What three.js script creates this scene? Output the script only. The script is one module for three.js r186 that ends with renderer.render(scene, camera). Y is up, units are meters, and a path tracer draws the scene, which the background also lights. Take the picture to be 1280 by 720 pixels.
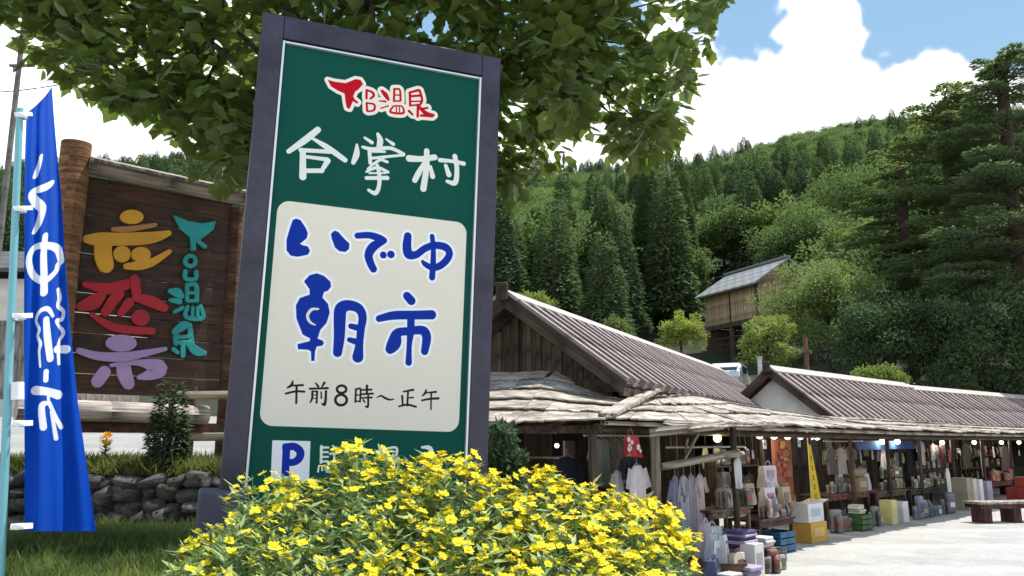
import * as THREE from 'three';
import { mergeGeometries, mergeVertices } from 'three/addons/utils/BufferGeometryUtils.js';
import { RoundedBoxGeometry } from 'three/addons/geometries/RoundedBoxGeometry.js';

// ---------- camera, sky, sun, exposure ----------
const scene = new THREE.Scene();
const CAM = 1.75, F = 1030;                                    // eye height; focal length in pixels of the 1280 x 720 photograph
const PITCH = Math.atan(191 / F);
const camera = new THREE.PerspectiveCamera(2 * Math.atan(360 / F) * 180 / Math.PI, 16 / 9, 0.1, 2500);
camera.position.set(0, CAM, 0);
camera.rotation.set(PITCH, 0, 0);
scene.add(camera);
const renderer = new THREE.WebGLRenderer({ antialias: true });
renderer.toneMapping = THREE.LinearToneMapping;
renderer.toneMappingExposure = 1.8;
renderer.shadowMap.enabled = true;
const SUN = new THREE.Vector3(0.34, 0.92, -0.17).normalize();
const sun = new THREE.DirectionalLight(new THREE.Color(1, 0.95, 0.87), 3.4);
sun.target.position.set(0, 0, -20); sun.position.copy(sun.target.position).addScaledVector(SUN, 120);
sun.castShadow = true; sun.shadow.mapSize.set(4096, 4096);
Object.assign(sun.shadow.camera, { left: -60, right: 60, top: 60, bottom: -60, near: 1, far: 400 });
scene.add(sun, sun.target);

// ---------- numbers ----------
let seedState = 7;
const seed = (s) => { seedState = s | 0; };
const rnd = () => { seedState = (seedState + 0x6d2b79f5) | 0; let t = Math.imul(seedState ^ (seedState >>> 15), 1 | seedState); t = (t + Math.imul(t ^ (t >>> 7), 61 | t)) ^ t; return ((t ^ (t >>> 14)) >>> 0) / 4294967296; };
const rr = (a, b) => a + (b - a) * rnd();
const pick = (a) => a[Math.floor(rnd() * a.length)];
const clamp = (x, a = 0, b = 1) => Math.min(b, Math.max(a, x));
const sstep = (a, b, x) => { const t = clamp((x - a) / (b - a)); return t * t * (3 - 2 * t); };
const lerp = (a, b, t) => a + (b - a) * t;
const V = (x, y, z) => new THREE.Vector3(x, y, z);
const hash = (x, y, z = 0) => { let h = Math.imul(x, 374761393) + Math.imul(y, 668265263) + Math.imul(z, 1274126177); h = Math.imul(h ^ (h >>> 13), 1274126177); return ((h ^ (h >>> 16)) >>> 0) / 4294967296; };
function vnoise(x, y, z = 0, per = 0) {
  const ix = Math.floor(x), iy = Math.floor(y), iz = Math.floor(z), fx = x - ix, fy = y - iy, fz = z - iz;
  const sx = fx * fx * (3 - 2 * fx), sy = fy * fy * (3 - 2 * fy), sz = fz * fz * (3 - 2 * fz);
  const m = per ? (v) => ((v % per) + per) % per : (v) => v, h = (i, j, k) => hash(m(ix + i), m(iy + j), iz + k);
  const a = lerp(lerp(h(0, 0, 0), h(1, 0, 0), sx), lerp(h(0, 1, 0), h(1, 1, 0), sx), sy);
  if (!fz) return a;
  return lerp(a, lerp(lerp(h(0, 0, 1), h(1, 0, 1), sx), lerp(h(0, 1, 1), h(1, 1, 1), sx), sy), sz);
}
const fbm = (x, y, z = 0, oct = 4, per = 0) => { let s = 0, a = 0.5, n = 0; for (let i = 0; i < oct; i++) { s += a * vnoise(x, y, z ? z + i * 7.3 : 0, per); n += a; x *= 2; y *= 2; z *= 2; per *= 2; a *= 0.5; } return s / n; };
const interp = (pts, x) => { if (x <= pts[0][0]) return pts[0][1]; for (let i = 1; i < pts.length; i++) if (x <= pts[i][0]) return lerp(pts[i - 1][1], pts[i][1], (x - pts[i - 1][0]) / (pts[i][0] - pts[i - 1][0])); return pts[pts.length - 1][1]; };

// ---------- photograph pixels to directions and places ----------
const ray = (px, py) => V((px - 640) / F, (360 - py) / F, -1).applyAxisAngle(V(1, 0, 0), PITCH);
const P = (px, py, depth) => { const d = ray(px, py); return V(0, CAM, 0).addScaledVector(d, depth / -d.z); };
const G = (px, py, y = 0) => { const d = ray(px, py); return V(0, CAM, 0).addScaledVector(d, (y - CAM) / d.y); };
const toPixel = (p) => { const q = V(p.x, p.y - CAM, p.z).applyAxisAngle(V(1, 0, 0), -PITCH); return [640 + F * q.x / -q.z, 360 - F * q.y / -q.z]; };
function planeMap(group) {                                      // pixel -> local x, y on the group's z = 0 plane
  group.updateMatrixWorld(true);
  const inv = group.matrixWorld.clone().invert(), n = V(0, 0, 1).transformDirection(group.matrixWorld), o = V(0, 0, 0).applyMatrix4(group.matrixWorld), c = V(0, CAM, 0);
  return (px, py) => { const d = ray(px, py), t = o.clone().sub(c).dot(n) / d.dot(n); const l = c.clone().addScaledVector(d, t).applyMatrix4(inv); return [l.x, l.y]; };
}

// ---------- the sky: air and cumulus, computed ----------
{
  const W = 2048, H = 1024, data = new Float32Array(W * H * 4);
  const bank = [[0.0, 0.50], [0.2, 0.47], [0.27, 0.435], [0.305, 0.442], [0.325, 0.450], [0.345, 0.470], [0.36, 0.488], [0.40, 0.488], [0.416, 0.462], [0.43, 0.422], [0.47, 0.398], [0.51, 0.412], [0.545, 0.392], [0.6, 0.375], [0.7, 0.39], [0.9, 0.42]];
  for (let r = 0; r < H; r++) {
    const up = ((r + 0.5) / H - 0.5) * Math.PI, y = Math.sin(up), cy = Math.cos(up);
    for (let c = 0; c < W; c++) {
      const a = ((c + 0.5) / W - 0.5) * 2 * Math.PI, x = Math.cos(a) * cy, z = Math.sin(a) * cy;
      const az = Math.atan2(x, -z);                              // 0 straight ahead, positive to the right
      const k = Math.pow(clamp(1 - Math.max(0, y)), 2.2);
      let R = lerp(0.13, 0.37, k), Gn = lerp(0.27, 0.47, k), B = lerp(0.45, 0.57, k);
      if (y > 0) {
        const n = fbm(x * 5 + 9, z * 5 + 4, y * 6 + 3, 5), fine = fbm(x * 20 + 31, z * 20 + 12, y * 24 + 7, 6), wide = fbm(Math.cos(az) * 1.6 + 20, Math.sin(az) * 1.6 + 11, 2.5, 3);
        let top = 0.415 + (wide - 0.5) * 0.5 + (n - 0.5) * 0.20;
        top = lerp(top, interp(bank, az) + (n - 0.5) * 0.05, sstep(0.05, 0.2, az) * sstep(0.9, 0.7, az));
        const low = sstep(-0.004, 0.008, top + (fine - 0.5) * 0.14 - y);
        const cap = sstep(0.54, 0.64, fbm(x / (y + 0.25) * 2.2 + 3, z / (y + 0.25) * 2.2 + 8, 1.5, 5)) * sstep(0.5, 0.62, y);
        const m = Math.max(low, cap * 0.9);
        const body = 0.74 + 0.40 * (fine - 0.5) + 0.3 * (n - 0.5) + 0.2 * sstep(0.1, 0.5, y);
        R = lerp(R, body * 1.04, m); Gn = lerp(Gn, body * 1.05, m); B = lerp(B, body * 1.08, m);
      } else { R = 0.35; Gn = 0.37; B = 0.36; }
      const o = (r * W + c) * 4; data[o] = R; data[o + 1] = Gn; data[o + 2] = B; data[o + 3] = 1;
    }
  }
  const t = new THREE.DataTexture(data, W, H, THREE.RGBAFormat, THREE.FloatType);
  t.mapping = THREE.EquirectangularReflectionMapping; t.magFilter = THREE.LinearFilter; t.minFilter = THREE.LinearFilter; t.needsUpdate = true;
  scene.background = t; scene.environment = t;
}

// ---------- textures (grain and colour only) ----------
function tex(size, fn, srgb = true) {
  const d = new Uint8Array(size * size * 4);
  for (let j = 0; j < size; j++) for (let i = 0; i < size; i++) { const v = fn(i / size, j / size), o = (j * size + i) * 4, q = Array.isArray(v) ? v : [v, v, v]; for (let c = 0; c < 3; c++) d[o + c] = clamp(q[c]) * 255; d[o + 3] = 255; }
  const t = new THREE.DataTexture(d, size, size); t.wrapS = t.wrapT = THREE.RepeatWrapping; t.magFilter = THREE.LinearFilter; t.minFilter = THREE.LinearMipmapLinearFilter; t.generateMipmaps = true;
  if (srgb) t.colorSpace = THREE.SRGBColorSpace;
  t.needsUpdate = true; return t;
}
const rep = (t, x, y = x) => { const c = t.clone(); c.repeat.set(x, y); c.needsUpdate = true; return c; };
const woodV = (u, v) => { const g = fbm(u * 24, v * 2, 0, 4, 0), s = fbm(u * 90, v * 3, 0, 2, 0), k = fbm(u * 4, v * 4, 0, 3, 4); return 0.62 + 0.5 * (g - 0.5) + 0.35 * (s - 0.5) + 0.3 * (k - 0.5); };
const woodT = tex(256, (u, v) => { const w = woodV(u, v) + 0.15; return [w, w * 0.97, w * 0.93]; }), woodB = tex(256, woodV, false);
const mott = (u, v) => 0.8 + 0.55 * (fbm(u * 6, v * 6, 0, 5, 6) - 0.5) + 0.18 * (fbm(u * 60, v * 60, 0, 2, 60) - 0.5);
const mottT = tex(256, (u, v) => { const w = mott(u, v); return [w, w, w * 0.98]; }), mottB = tex(256, (u, v) => mott(u + 0.37, v + 0.11), false);
const softT = tex(256, (u, v) => { const w = 0.93 + 0.14 * (fbm(u * 5, v * 5, 0, 5, 5) - 0.5) + 0.05 * (fbm(u * 60, v * 60, 0, 2, 60) - 0.5); return [w, w, w * 0.985]; });
const fineB = tex(256, (u, v) => 0.5 + 0.7 * (fbm(u * 48, v * 48, 0, 3, 48) - 0.5), false);
const barkV = (u, v) => 0.6 + 0.7 * (fbm(u * 5, v * 26, 0, 4, 0) - 0.5) + 0.3 * (fbm(u * 12, v * 80, 0, 2, 0) - 0.5);
const barkT = tex(256, (u, v) => { const w = barkV(u, v) + 0.2; return [w, w * 0.97, w * 0.93]; }), barkB = tex(256, barkV, false);
const paveT = tex(512, (u, v) => { const w = 0.90 + 0.20 * (fbm(u * 5, v * 5, 0, 5, 5) - 0.5) + 0.22 * (hash(Math.floor(u * 512), Math.floor(v * 512), 3) - 0.5) + 0.12 * (fbm(u * 70, v * 70, 0, 2, 70) - 0.5); return [w, w * 0.995, w * 0.98]; });
const weaveT = tex(128, (u, v) => { const a = Math.sin(u * 2 * Math.PI * 16) * Math.sin(v * 2 * Math.PI * 16); return 0.72 + 0.25 * a + 0.1 * (hash(Math.floor(u * 128), Math.floor(v * 128), 9) - 0.5); });

const C = (r, g, b) => new THREE.Color().setRGB(r, g, b);
const std = (col, o = {}) => new THREE.MeshStandardMaterial({ color: Array.isArray(col) ? C(...col) : col, roughness: 0.85, ...o });
const wood = (col, o = {}) => std(col, { map: woodT, bumpMap: woodB, bumpScale: 0.004, roughness: 0.88, ...o });
const bark = (col, o = {}) => std(col, { map: barkT, bumpMap: barkB, bumpScale: 0.012, roughness: 0.95, ...o });
const plain = (col, o = {}) => std(col, { map: softT, bumpMap: fineB, bumpScale: 0.0015, ...o });
const cloth = (col, o = {}) => std(col, { map: softT, bumpMap: weaveT, bumpScale: 0.0008, roughness: 0.95, side: THREE.DoubleSide, ...o });
const leafMat = (col, tr = 0.4, o = {}) => new THREE.MeshPhysicalMaterial({ color: C(...col), roughness: 0.95, transmission: tr, thickness: 0, side: THREE.DoubleSide, specularIntensity: 0.3, ...o });

// ---------- objects ----------
const names = new Map();
const numbered = (n) => { const k = names.get(n) ?? 0; names.set(n, k + 1); return k ? n + '_' + String(k).padStart(3, '0') : n; };
const shadows = (m) => { m.castShadow = m.receiveShadow = true; return m; };
function tag(o, label, category, group, kind) { if (label) o.userData.label = label; if (category) o.userData.category = category; if (group) o.userData.group = group; if (kind) o.userData.kind = kind; return o; }
function thing(name, label, category, pos, turn = 0, group) { const o = new THREE.Group(); o.name = numbered(name); if (pos) o.position.copy(pos); o.rotation.y = turn; scene.add(o); return tag(o, label, category, group); }
function part(parent, name, geo, mat, pos) { const m = shadows(new THREE.Mesh(geo, mat)); m.name = name; if (pos) m.position.copy(pos); parent.add(m); return m; }
function single(name, label, category, geo, mat, pos, turn = 0, group) { const m = shadows(new THREE.Mesh(geo, mat)); m.name = numbered(name); if (pos) m.position.copy(pos); m.rotation.y = turn; scene.add(m); return tag(m, label, category, group); }
function struct(name, geo, mat) { const m = shadows(new THREE.Mesh(geo, mat)); m.name = numbered(name); m.userData.kind = 'structure'; scene.add(m); return m; }

// ---------- shapes ----------
function boxUV(g, s = 1) {                                       // uv in metres by the main direction of each face
  const n = g.index ? g.toNonIndexed() : g; if (!n.attributes.normal) n.computeVertexNormals();
  const p = n.attributes.position, q = n.attributes.normal, uv = new Float32Array(p.count * 2);
  for (let i = 0; i < p.count; i += 3) {
    let ax = 0, ay = 0, az = 0; for (let k = 0; k < 3; k++) { ax += Math.abs(q.getX(i + k)); ay += Math.abs(q.getY(i + k)); az += Math.abs(q.getZ(i + k)); }
    for (let k = 0; k < 3; k++) { const x = p.getX(i + k), y = p.getY(i + k), z = p.getZ(i + k), j = (i + k) * 2; if (ay >= ax && ay >= az) { uv[j] = x * s; uv[j + 1] = z * s; } else if (ax >= az) { uv[j] = z * s; uv[j + 1] = y * s; } else { uv[j] = x * s; uv[j + 1] = y * s; } }
  }
  n.setAttribute('uv', new THREE.BufferAttribute(uv, 2)); return n;
}
const shift = (g, x, y, z) => { g.translate(x, y, z); return g; };
const uvShift = (g, u, v) => { const a = g.attributes.uv; for (let i = 0; i < a.count; i++) a.setXY(i, a.getX(i) + u, a.getY(i) + v); return g; };
const box = (w, h, d, x = 0, y = 0, z = 0) => boxUV(new THREE.BoxGeometry(w, h, d)).translate(x, y, z);
const rbox = (w, h, d, r = 0.01, x = 0, y = 0, z = 0) => boxUV(new RoundedBoxGeometry(w, h, d, 1, Math.min(r, w / 2.1, h / 2.1, d / 2.1))).translate(x, y, z);
function along(g, p, q) {                                        // a shape built along +y from 0 to 1, laid from p to q
  const d = q.clone().sub(p), len = d.length(), m = new THREE.Matrix4().compose(p, new THREE.Quaternion().setFromUnitVectors(V(0, 1, 0), d.normalize()), V(1, len, 1));
  return g.applyMatrix4(m);
}
function bar(p, q, r0, r1 = r0, seg = 8) { const g = new THREE.CylinderGeometry(r1, r0, 1, seg, 1); g.translate(0, 0.5, 0); const l = p.distanceTo(q), a = g.attributes.uv; for (let i = 0; i < a.count; i++) a.setXY(i, a.getX(i) * r0 * 6.3, a.getY(i) * l); return along(g, p, q); }
function log(p, q, r, wob = 0.06, seg = 12, rows = 9, s = 1) {   // a round timber that is not quite straight or even
  const g = new THREE.CylinderGeometry(r, r, 1, seg, rows); g.translate(0, 0.5, 0); const a = g.attributes.position, l = p.distanceTo(q);
  for (let i = 0; i < a.count; i++) { const y = a.getY(i), x = a.getX(i), z = a.getZ(i), k = 1 + wob * 2 * (vnoise(Math.atan2(z, x) * 1.2 + 5, y * l * 1.5 + s * 9, s + 0.5) - 0.5); a.setXYZ(i, x * k + r * wob * 3 * (vnoise(y * l * 0.8, s * 3.1, 0.5) - 0.5), y, z * k + r * wob * 3 * (vnoise(y * l * 0.8, s * 5.7, 3.5) - 0.5)); }
  const u = g.attributes.uv; for (let i = 0; i < u.count; i++) u.setXY(i, u.getX(i) * r * 6.3, u.getY(i) * l);
  along(g, p, q); g.computeVertexNormals(); return g;
}
function slab(a, b, c, d, t) {                                   // a plate of thickness t below the corners a b c d (seen from above: counter-clockwise)
  const n = b.clone().sub(a).cross(d.clone().sub(a)).normalize().multiplyScalar(-t), lo = [a, b, c, d].map((p) => p.clone().add(n)), hi = [a, b, c, d], pos = [], uv = [];
  const l1 = a.distanceTo(b), l2 = a.distanceTo(d);
  const quad = (p, q, r, s, w, h) => { for (const [x, u, v] of [[p, 0, 0], [q, w, 0], [r, w, h], [p, 0, 0], [r, w, h], [s, 0, h]]) { pos.push(x.x, x.y, x.z); uv.push(u, v); } };
  quad(hi[0], hi[1], hi[2], hi[3], l1, l2); quad(lo[3], lo[2], lo[1], lo[0], l1, l2);
  for (let i = 0; i < 4; i++) { const j = (i + 1) % 4; quad(lo[i], lo[j], hi[j], hi[i], hi[i].distanceTo(hi[j]), t); }
  const g = new THREE.BufferGeometry(); g.setAttribute('position', new THREE.Float32BufferAttribute(pos, 3)); g.setAttribute('uv', new THREE.Float32BufferAttribute(uv, 2)); g.computeVertexNormals(); return g;
}
function beam(p, q, w, h, roll = 0) { const g = box(w, 1, h); g.translate(0, 0.5, 0); const l = p.distanceTo(q), a = g.attributes.uv; for (let i = 0; i < a.count; i++) a.setXY(i, a.getX(i), a.getY(i) * l); if (roll) g.rotateY(roll); return along(g, p, q); }
const merge = (list) => mergeGeometries(list.map((g) => { const n = g.index ? g.toNonIndexed() : g; if (!n.attributes.uv) n.setAttribute('uv', new THREE.BufferAttribute(new Float32Array(n.attributes.position.count * 2), 2)); for (const k of Object.keys(n.attributes)) if (!['position', 'normal', 'uv'].includes(k)) n.deleteAttribute(k); return n; }));
const lathe = (pts, seg = 20) => new THREE.LatheGeometry(pts.map(([x, y]) => new THREE.Vector2(x, y)), seg);
function smoothStroke(pts, n = 8) {                              // Catmull-Rom through [x, y, width]
  if (pts.length < 2) return pts;
  const out = [], at = (i) => pts[clamp(i, 0, pts.length - 1)];
  for (let i = 0; i < pts.length - 1; i++) for (let k = 0; k < n; k++) { const t = k / n, a = at(i - 1), b = at(i), c = at(i + 1), d = at(i + 2); out.push([0, 1, 2].map((j) => 0.5 * (2 * b[j] + (c[j] - a[j]) * t + (2 * a[j] - 5 * b[j] + 4 * c[j] - d[j]) * t * t + (3 * b[j] - a[j] - 3 * c[j] + d[j]) * t * t * t))); }
  out.push(pts[pts.length - 1]); return out;
}
// brush strokes are listed as {s: [[x, y, width] ...]}, filled outlines as {p: [[x, y] ...]}, in pixels of an enlargement (origin ox, oy, factor k)
const glyph = (ox, oy, k, items) => items.map((g) => (g.p ? { ...g, p: g.p.map(([x, y]) => [ox + x / k, oy + y / k]) } : { ...g, s: g.s.map(([x, y, w]) => [ox + x / k, oy + y / k, w / k]) }));
function paint(ctx, items, map, scale, grow = 0) {
  for (const g of items) {
    if (g.p) { ctx.beginPath(); g.p.forEach(([x, y], i) => { const [a, b] = map(x, y); if (i) ctx.lineTo(a, b); else ctx.moveTo(a, b); }); ctx.closePath(); ctx.fill(); ctx.lineWidth = Math.max(0.8, grow * 2 * scale); ctx.lineJoin = 'round'; ctx.stroke(); } else for (const [x, y, w] of smoothStroke(g.s, 14)) { const [a, b] = map(x, y); ctx.beginPath(); ctx.arc(a, b, Math.max(0.5, (w / 2 + grow) * scale), 0, 7); ctx.fill(); }
  }
}

// ================= the green roadside sign =================
const SIGN_YAW = 0.3576, SH = 3.56;                               // local y runs from the foot (0) to the top (SH)
{
  const s = new THREE.Group(); s.name = 'roadside_sign'; scene.add(s);
  s.rotation.order = 'YXZ'; s.rotation.set(0.0058, SIGN_YAW, -0.0279);
  const topC = V(-0.906, 4.673, -5.6), downY = V(0, 1, 0).applyEuler(s.rotation);
  s.position.copy(topC).addScaledVector(downY, -SH);
  tag(s, 'tall green sign with cream panel and blue brush lettering in a dark purple frame', 'sign');
  const frame = std([0.052, 0.048, 0.092], { roughness: 0.42, bumpMap: fineB, bumpScale: 0.0006, map: rep(mottT, 0.7) });
  const W = 0.882, IN = 0.735, fw = W - IN, D = 0.13, z0 = -0.075;
  part(s, 'frame_post', rbox(fw, SH, D, 0.008, -(IN + fw / 2), SH / 2, z0), frame);
  part(s, 'frame_post', rbox(fw, SH, D, 0.008, IN + fw / 2, SH / 2, z0), frame);
  part(s, 'frame_top', rbox(IN * 2 - 0.002, 0.17, D, 0.008, 0, SH - 0.087, z0), frame);
  part(s, 'frame_bottom', rbox(IN * 2 - 0.002, 0.1, D, 0.008, 0, 0.16, z0), frame);
  part(s, 'back_panel', box(IN * 2 - 0.004, SH - 0.4, 0.012, 0, SH / 2 + 0.02, z0 - 0.05), std([0.2, 0.21, 0.22], { roughness: 0.6 }));
  const foot = plain([0.085, 0.08, 0.12], { roughness: 0.7 });
  part(s, 'foot_block', rbox(0.3, 0.3, 0.34, 0.02, -(W - 0.03), 0.16, z0), foot);
  part(s, 'foot_block', rbox(0.3, 0.3, 0.34, 0.02, W - 0.03, 0.16, z0), foot);
  const alu = std([0.72, 0.74, 0.76], { metalness: 0.6, roughness: 0.4 });
  const yt = SH - 0.185, yb = 0.215, zf = -0.045;
  part(s, 'edge_strip', box(0.014, yt - yb, 0.03, -IN + 0.01, (yt + yb) / 2, zf + 0.015), alu);
  part(s, 'edge_strip', box(0.014, yt - yb, 0.03, IN - 0.01, (yt + yb) / 2, zf + 0.015), alu);
  part(s, 'edge_strip', box(IN * 2 - 0.04, 0.012, 0.03, 0, yt - 0.008, zf + 0.015), alu);
  // the printed face
  const cw = 900, k = cw / (IN * 2), ch = Math.round((yt - yb) * k), cv = document.createElement('canvas'); cv.width = cw; cv.height = ch;
  const ctx = cv.getContext('2d'), pm = planeMap(s), map = (px, py) => { const [x, y] = pm(px, py); return [(x + IN) * k, (yt - y) * k]; };
  const sc = k / 178;                                            // canvas pixels for one photograph pixel on the face
  const fill = (c) => { ctx.fillStyle = ctx.strokeStyle = c; };
  fill('#014c40'); ctx.fillRect(0, 0, cw, ch);
  seed(11);
  for (let i = 0; i < 2600; i++) { ctx.fillStyle = `rgba(${pick(['0,40,34', '30,110,95', '90,130,120'])},${rr(0.02, 0.07)})`; ctx.fillRect(rnd() * cw, rnd() * ch, rr(1, 3), rr(2, 40)); }
  for (let i = 0; i < 60; i++) { ctx.strokeStyle = `rgba(170,200,190,${rr(0.03, 0.12)})`; ctx.lineWidth = rr(0.6, 1.4); ctx.beginPath(); const x = rnd() * cw, y = rnd() * ch; ctx.moveTo(x, y); ctx.lineTo(x + rr(-30, 30), y + rr(-8, 40)); ctx.stroke(); }
  const L = (x) => (x + IN) * k, T = (y) => (yt - (SH + y)) * k;
  const cream = () => { ctx.beginPath(); ctx.roundRect(L(-0.692), T(-1.331), 1.379 * k, 1.516 * k, 0.085 * k); };
  fill('#e7e0d0'); cream(); ctx.fill();
  ctx.save(); cream(); ctx.clip();
  for (let i = 0; i < 1500; i++) { ctx.fillStyle = `rgba(${pick(['205,196,176', '245,241,232', '214,205,190'])},${rr(0.03, 0.1)})`; ctx.fillRect(L(-0.7) + rnd() * 1.4 * k, T(-1.3) + rnd() * 1.55 * k, rr(1, 12), rr(1, 30)); }
  ctx.restore();
  const red = glyph(390, 80, 7.11, [
    { p: [[135, 118], [200, 135], [300, 148], [390, 112], [435, 120], [458, 155], [420, 200], [385, 225], [368, 265], [380, 290], [415, 318], [405, 332], [365, 308], [350, 345], [335, 378], [312, 370], [300, 320], [290, 240], [230, 215], [165, 175]] },
    { s: [[492, 212, 24], [490, 285, 22]] }, { s: [[498, 212, 20], [545, 232, 24], [556, 262, 24], [525, 288, 18]] }, { s: [[492, 325, 20], [496, 395, 22]] }, { s: [[500, 328, 16], [560, 340, 20], [560, 388, 20], [505, 402, 16]] },
    { s: [[632, 218, 26], [665, 255, 46], [690, 295, 26]] }, { s: [[608, 308, 12], [665, 314, 20]] }, { s: [[622, 375, 12], [690, 352, 14]] },
    { s: [[745, 202, 22], [742, 310, 22]] }, { s: [[748, 204, 20], [795, 210, 20], [802, 305, 22]] }, { s: [[745, 255, 14], [800, 258, 14]] }, { s: [[742, 310, 16], [800, 310, 16]] },
    { s: [[735, 358, 16], [712, 408, 22], [825, 418, 22], [815, 358, 16], [738, 355, 16]] }, { s: [[765, 362, 12], [765, 405, 12]] }, { s: [[793, 362, 12], [793, 405, 12]] },
    { s: [[885, 235, 20], [960, 216, 26], [978, 215, 20]] }, { s: [[888, 240, 26], [890, 350, 24]] }, { s: [[978, 220, 26], [1000, 300, 24], [980, 345, 22]] }, { s: [[895, 268, 24], [985, 262, 24]] }, { s: [[895, 315, 16], [995, 312, 16]] }, { s: [[895, 350, 18], [980, 345, 18]] },
    { s: [[962, 345, 26], [960, 448, 26]] }, { s: [[880, 400, 26], [912, 432, 20]] }, { s: [[1050, 372, 20], [985, 385, 24]] }, { s: [[980, 370, 30], [1040, 425, 46], [1105, 438, 26]] }, { s: [[990, 440, 24], [1090, 448, 26]] }]);
  fill('#f3ead9'); paint(ctx, red, map, sc, 4.3); fill('#c2031f'); paint(ctx, red, map, sc, 0);
  const white = [...glyph(340, 140, 6, [
    { s: [[338, 115, 48], [235, 195, 52], [112, 278, 36]] }, { s: [[300, 182, 24], [420, 255, 46], [548, 345, 40]] }, { s: [[205, 268, 34], [430, 282, 34]] }, { s: [[222, 285, 46], [222, 470, 54]] }, { s: [[240, 318, 26], [410, 340, 34]] }, { s: [[415, 350, 44], [365, 430, 30]] }, { s: [[240, 425, 36], [370, 425, 36]] },
    { s: [[640, 228, 18], [638, 300, 48], [612, 365, 34]] }]),
  ...glyph(450, 150, 6.547, [
    { s: [[45, 128, 22], [105, 168, 34]] }, { s: [[155, 98, 28], [175, 150, 52], [165, 215, 48]] }, { s: [[225, 140, 16], [285, 182, 34]] }, { s: [[28, 205, 26], [120, 225, 40], [260, 215, 34], [372, 265, 34]] }, { s: [[372, 272, 26], [230, 285, 26]] },
    { s: [[85, 240, 34], [92, 335, 34]] }, { s: [[110, 245, 16], [215, 245, 20]] }, { s: [[100, 298, 26], [225, 285, 26]] }, { s: [[205, 290, 32], [120, 345, 24], [70, 385, 18]] }, { s: [[185, 310, 24], [235, 328, 26]] },
    { s: [[60, 408, 22], [150, 375, 30], [240, 412, 28]] }, { s: [[85, 420, 18], [220, 420, 18]] }, { s: [[60, 460, 34], [235, 460, 38]] }, { s: [[150, 355, 30], [168, 440, 36], [165, 530, 36], [135, 585, 38], [78, 560, 26]] },
    { s: [[420, 300, 60], [520, 305, 52], [635, 292, 52]] }, { s: [[568, 240, 50], [565, 380, 54], [540, 550, 56]] }, { s: [[545, 340, 34], [500, 420, 50], [468, 480, 48]] }, { s: [[600, 370, 30], [618, 450, 46]] },
    { s: [[680, 315, 40], [780, 325, 34], [880, 345, 40]] }, { s: [[805, 285, 46], [822, 390, 44], [808, 500, 48], [740, 490, 30]] }, { s: [[728, 360, 34], [755, 435, 48]] }]),
  ...glyph(320, 540, 9, [
    { s: [[735, 165, 34], [730, 345, 30]] }, { s: [[735, 178, 24], [815, 175, 24]] }, { s: [[735, 228, 22], [810, 228, 22]] }, { s: [[735, 282, 22], [812, 282, 22]] }, { s: [[730, 338, 22], [815, 340, 24], [800, 450, 26]] }, { s: [[705, 385, 18], [695, 450, 20]] }, { s: [[738, 385, 16], [745, 435, 18]] }, { s: [[772, 385, 16], [782, 430, 18]] },
    { s: [[868, 160, 24], [900, 195, 26]] }, { s: [[835, 248, 24], [935, 242, 24]] }, { s: [[845, 335, 22], [930, 330, 22]] }, { s: [[885, 245, 26], [882, 450, 26]] }, { s: [[825, 455, 24], [950, 448, 26]] },
    { s: [[1060, 190, 24], [1240, 190, 24]] }, { s: [[1075, 250, 22], [1225, 250, 22], [1225, 370, 22], [1075, 370, 22], [1075, 250, 22]] }, { s: [[1075, 310, 18], [1225, 310, 18]] }, { s: [[1050, 430, 26], [1250, 428, 26]] }, { s: [[1150, 150, 26], [1150, 500, 28]] }]),
  ...glyph(440, 530, 8, [
    { s: [[280, 205, 14], [300, 260, 28], [305, 350, 26]] }, { s: [[262, 275, 18], [345, 268, 18]] }, { s: [[245, 365, 20], [350, 345, 22]] }, { s: [[375, 245, 22], [465, 240, 24], [462, 315, 22], [375, 318, 20], [375, 245, 22]] }, { s: [[375, 280, 14], [462, 278, 14]] }, { s: [[345, 362, 18], [490, 345, 22]] }, { s: [[395, 360, 18], [330, 450, 16]] }, { s: [[380, 395, 16], [480, 385, 20], [470, 490, 26], [430, 535, 18]] }, { s: [[425, 400, 16], [350, 495, 14]] }, { s: [[455, 400, 16], [400, 515, 14]] },
    { s: [[730, 235, 22], [810, 245, 46], [850, 340, 44], [920, 450, 34]] }, { s: [[830, 310, 30], [770, 400, 28], [720, 450, 20]] }])];
  fill('#e6e9e0'); paint(ctx, white, map, sc, 0);
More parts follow.
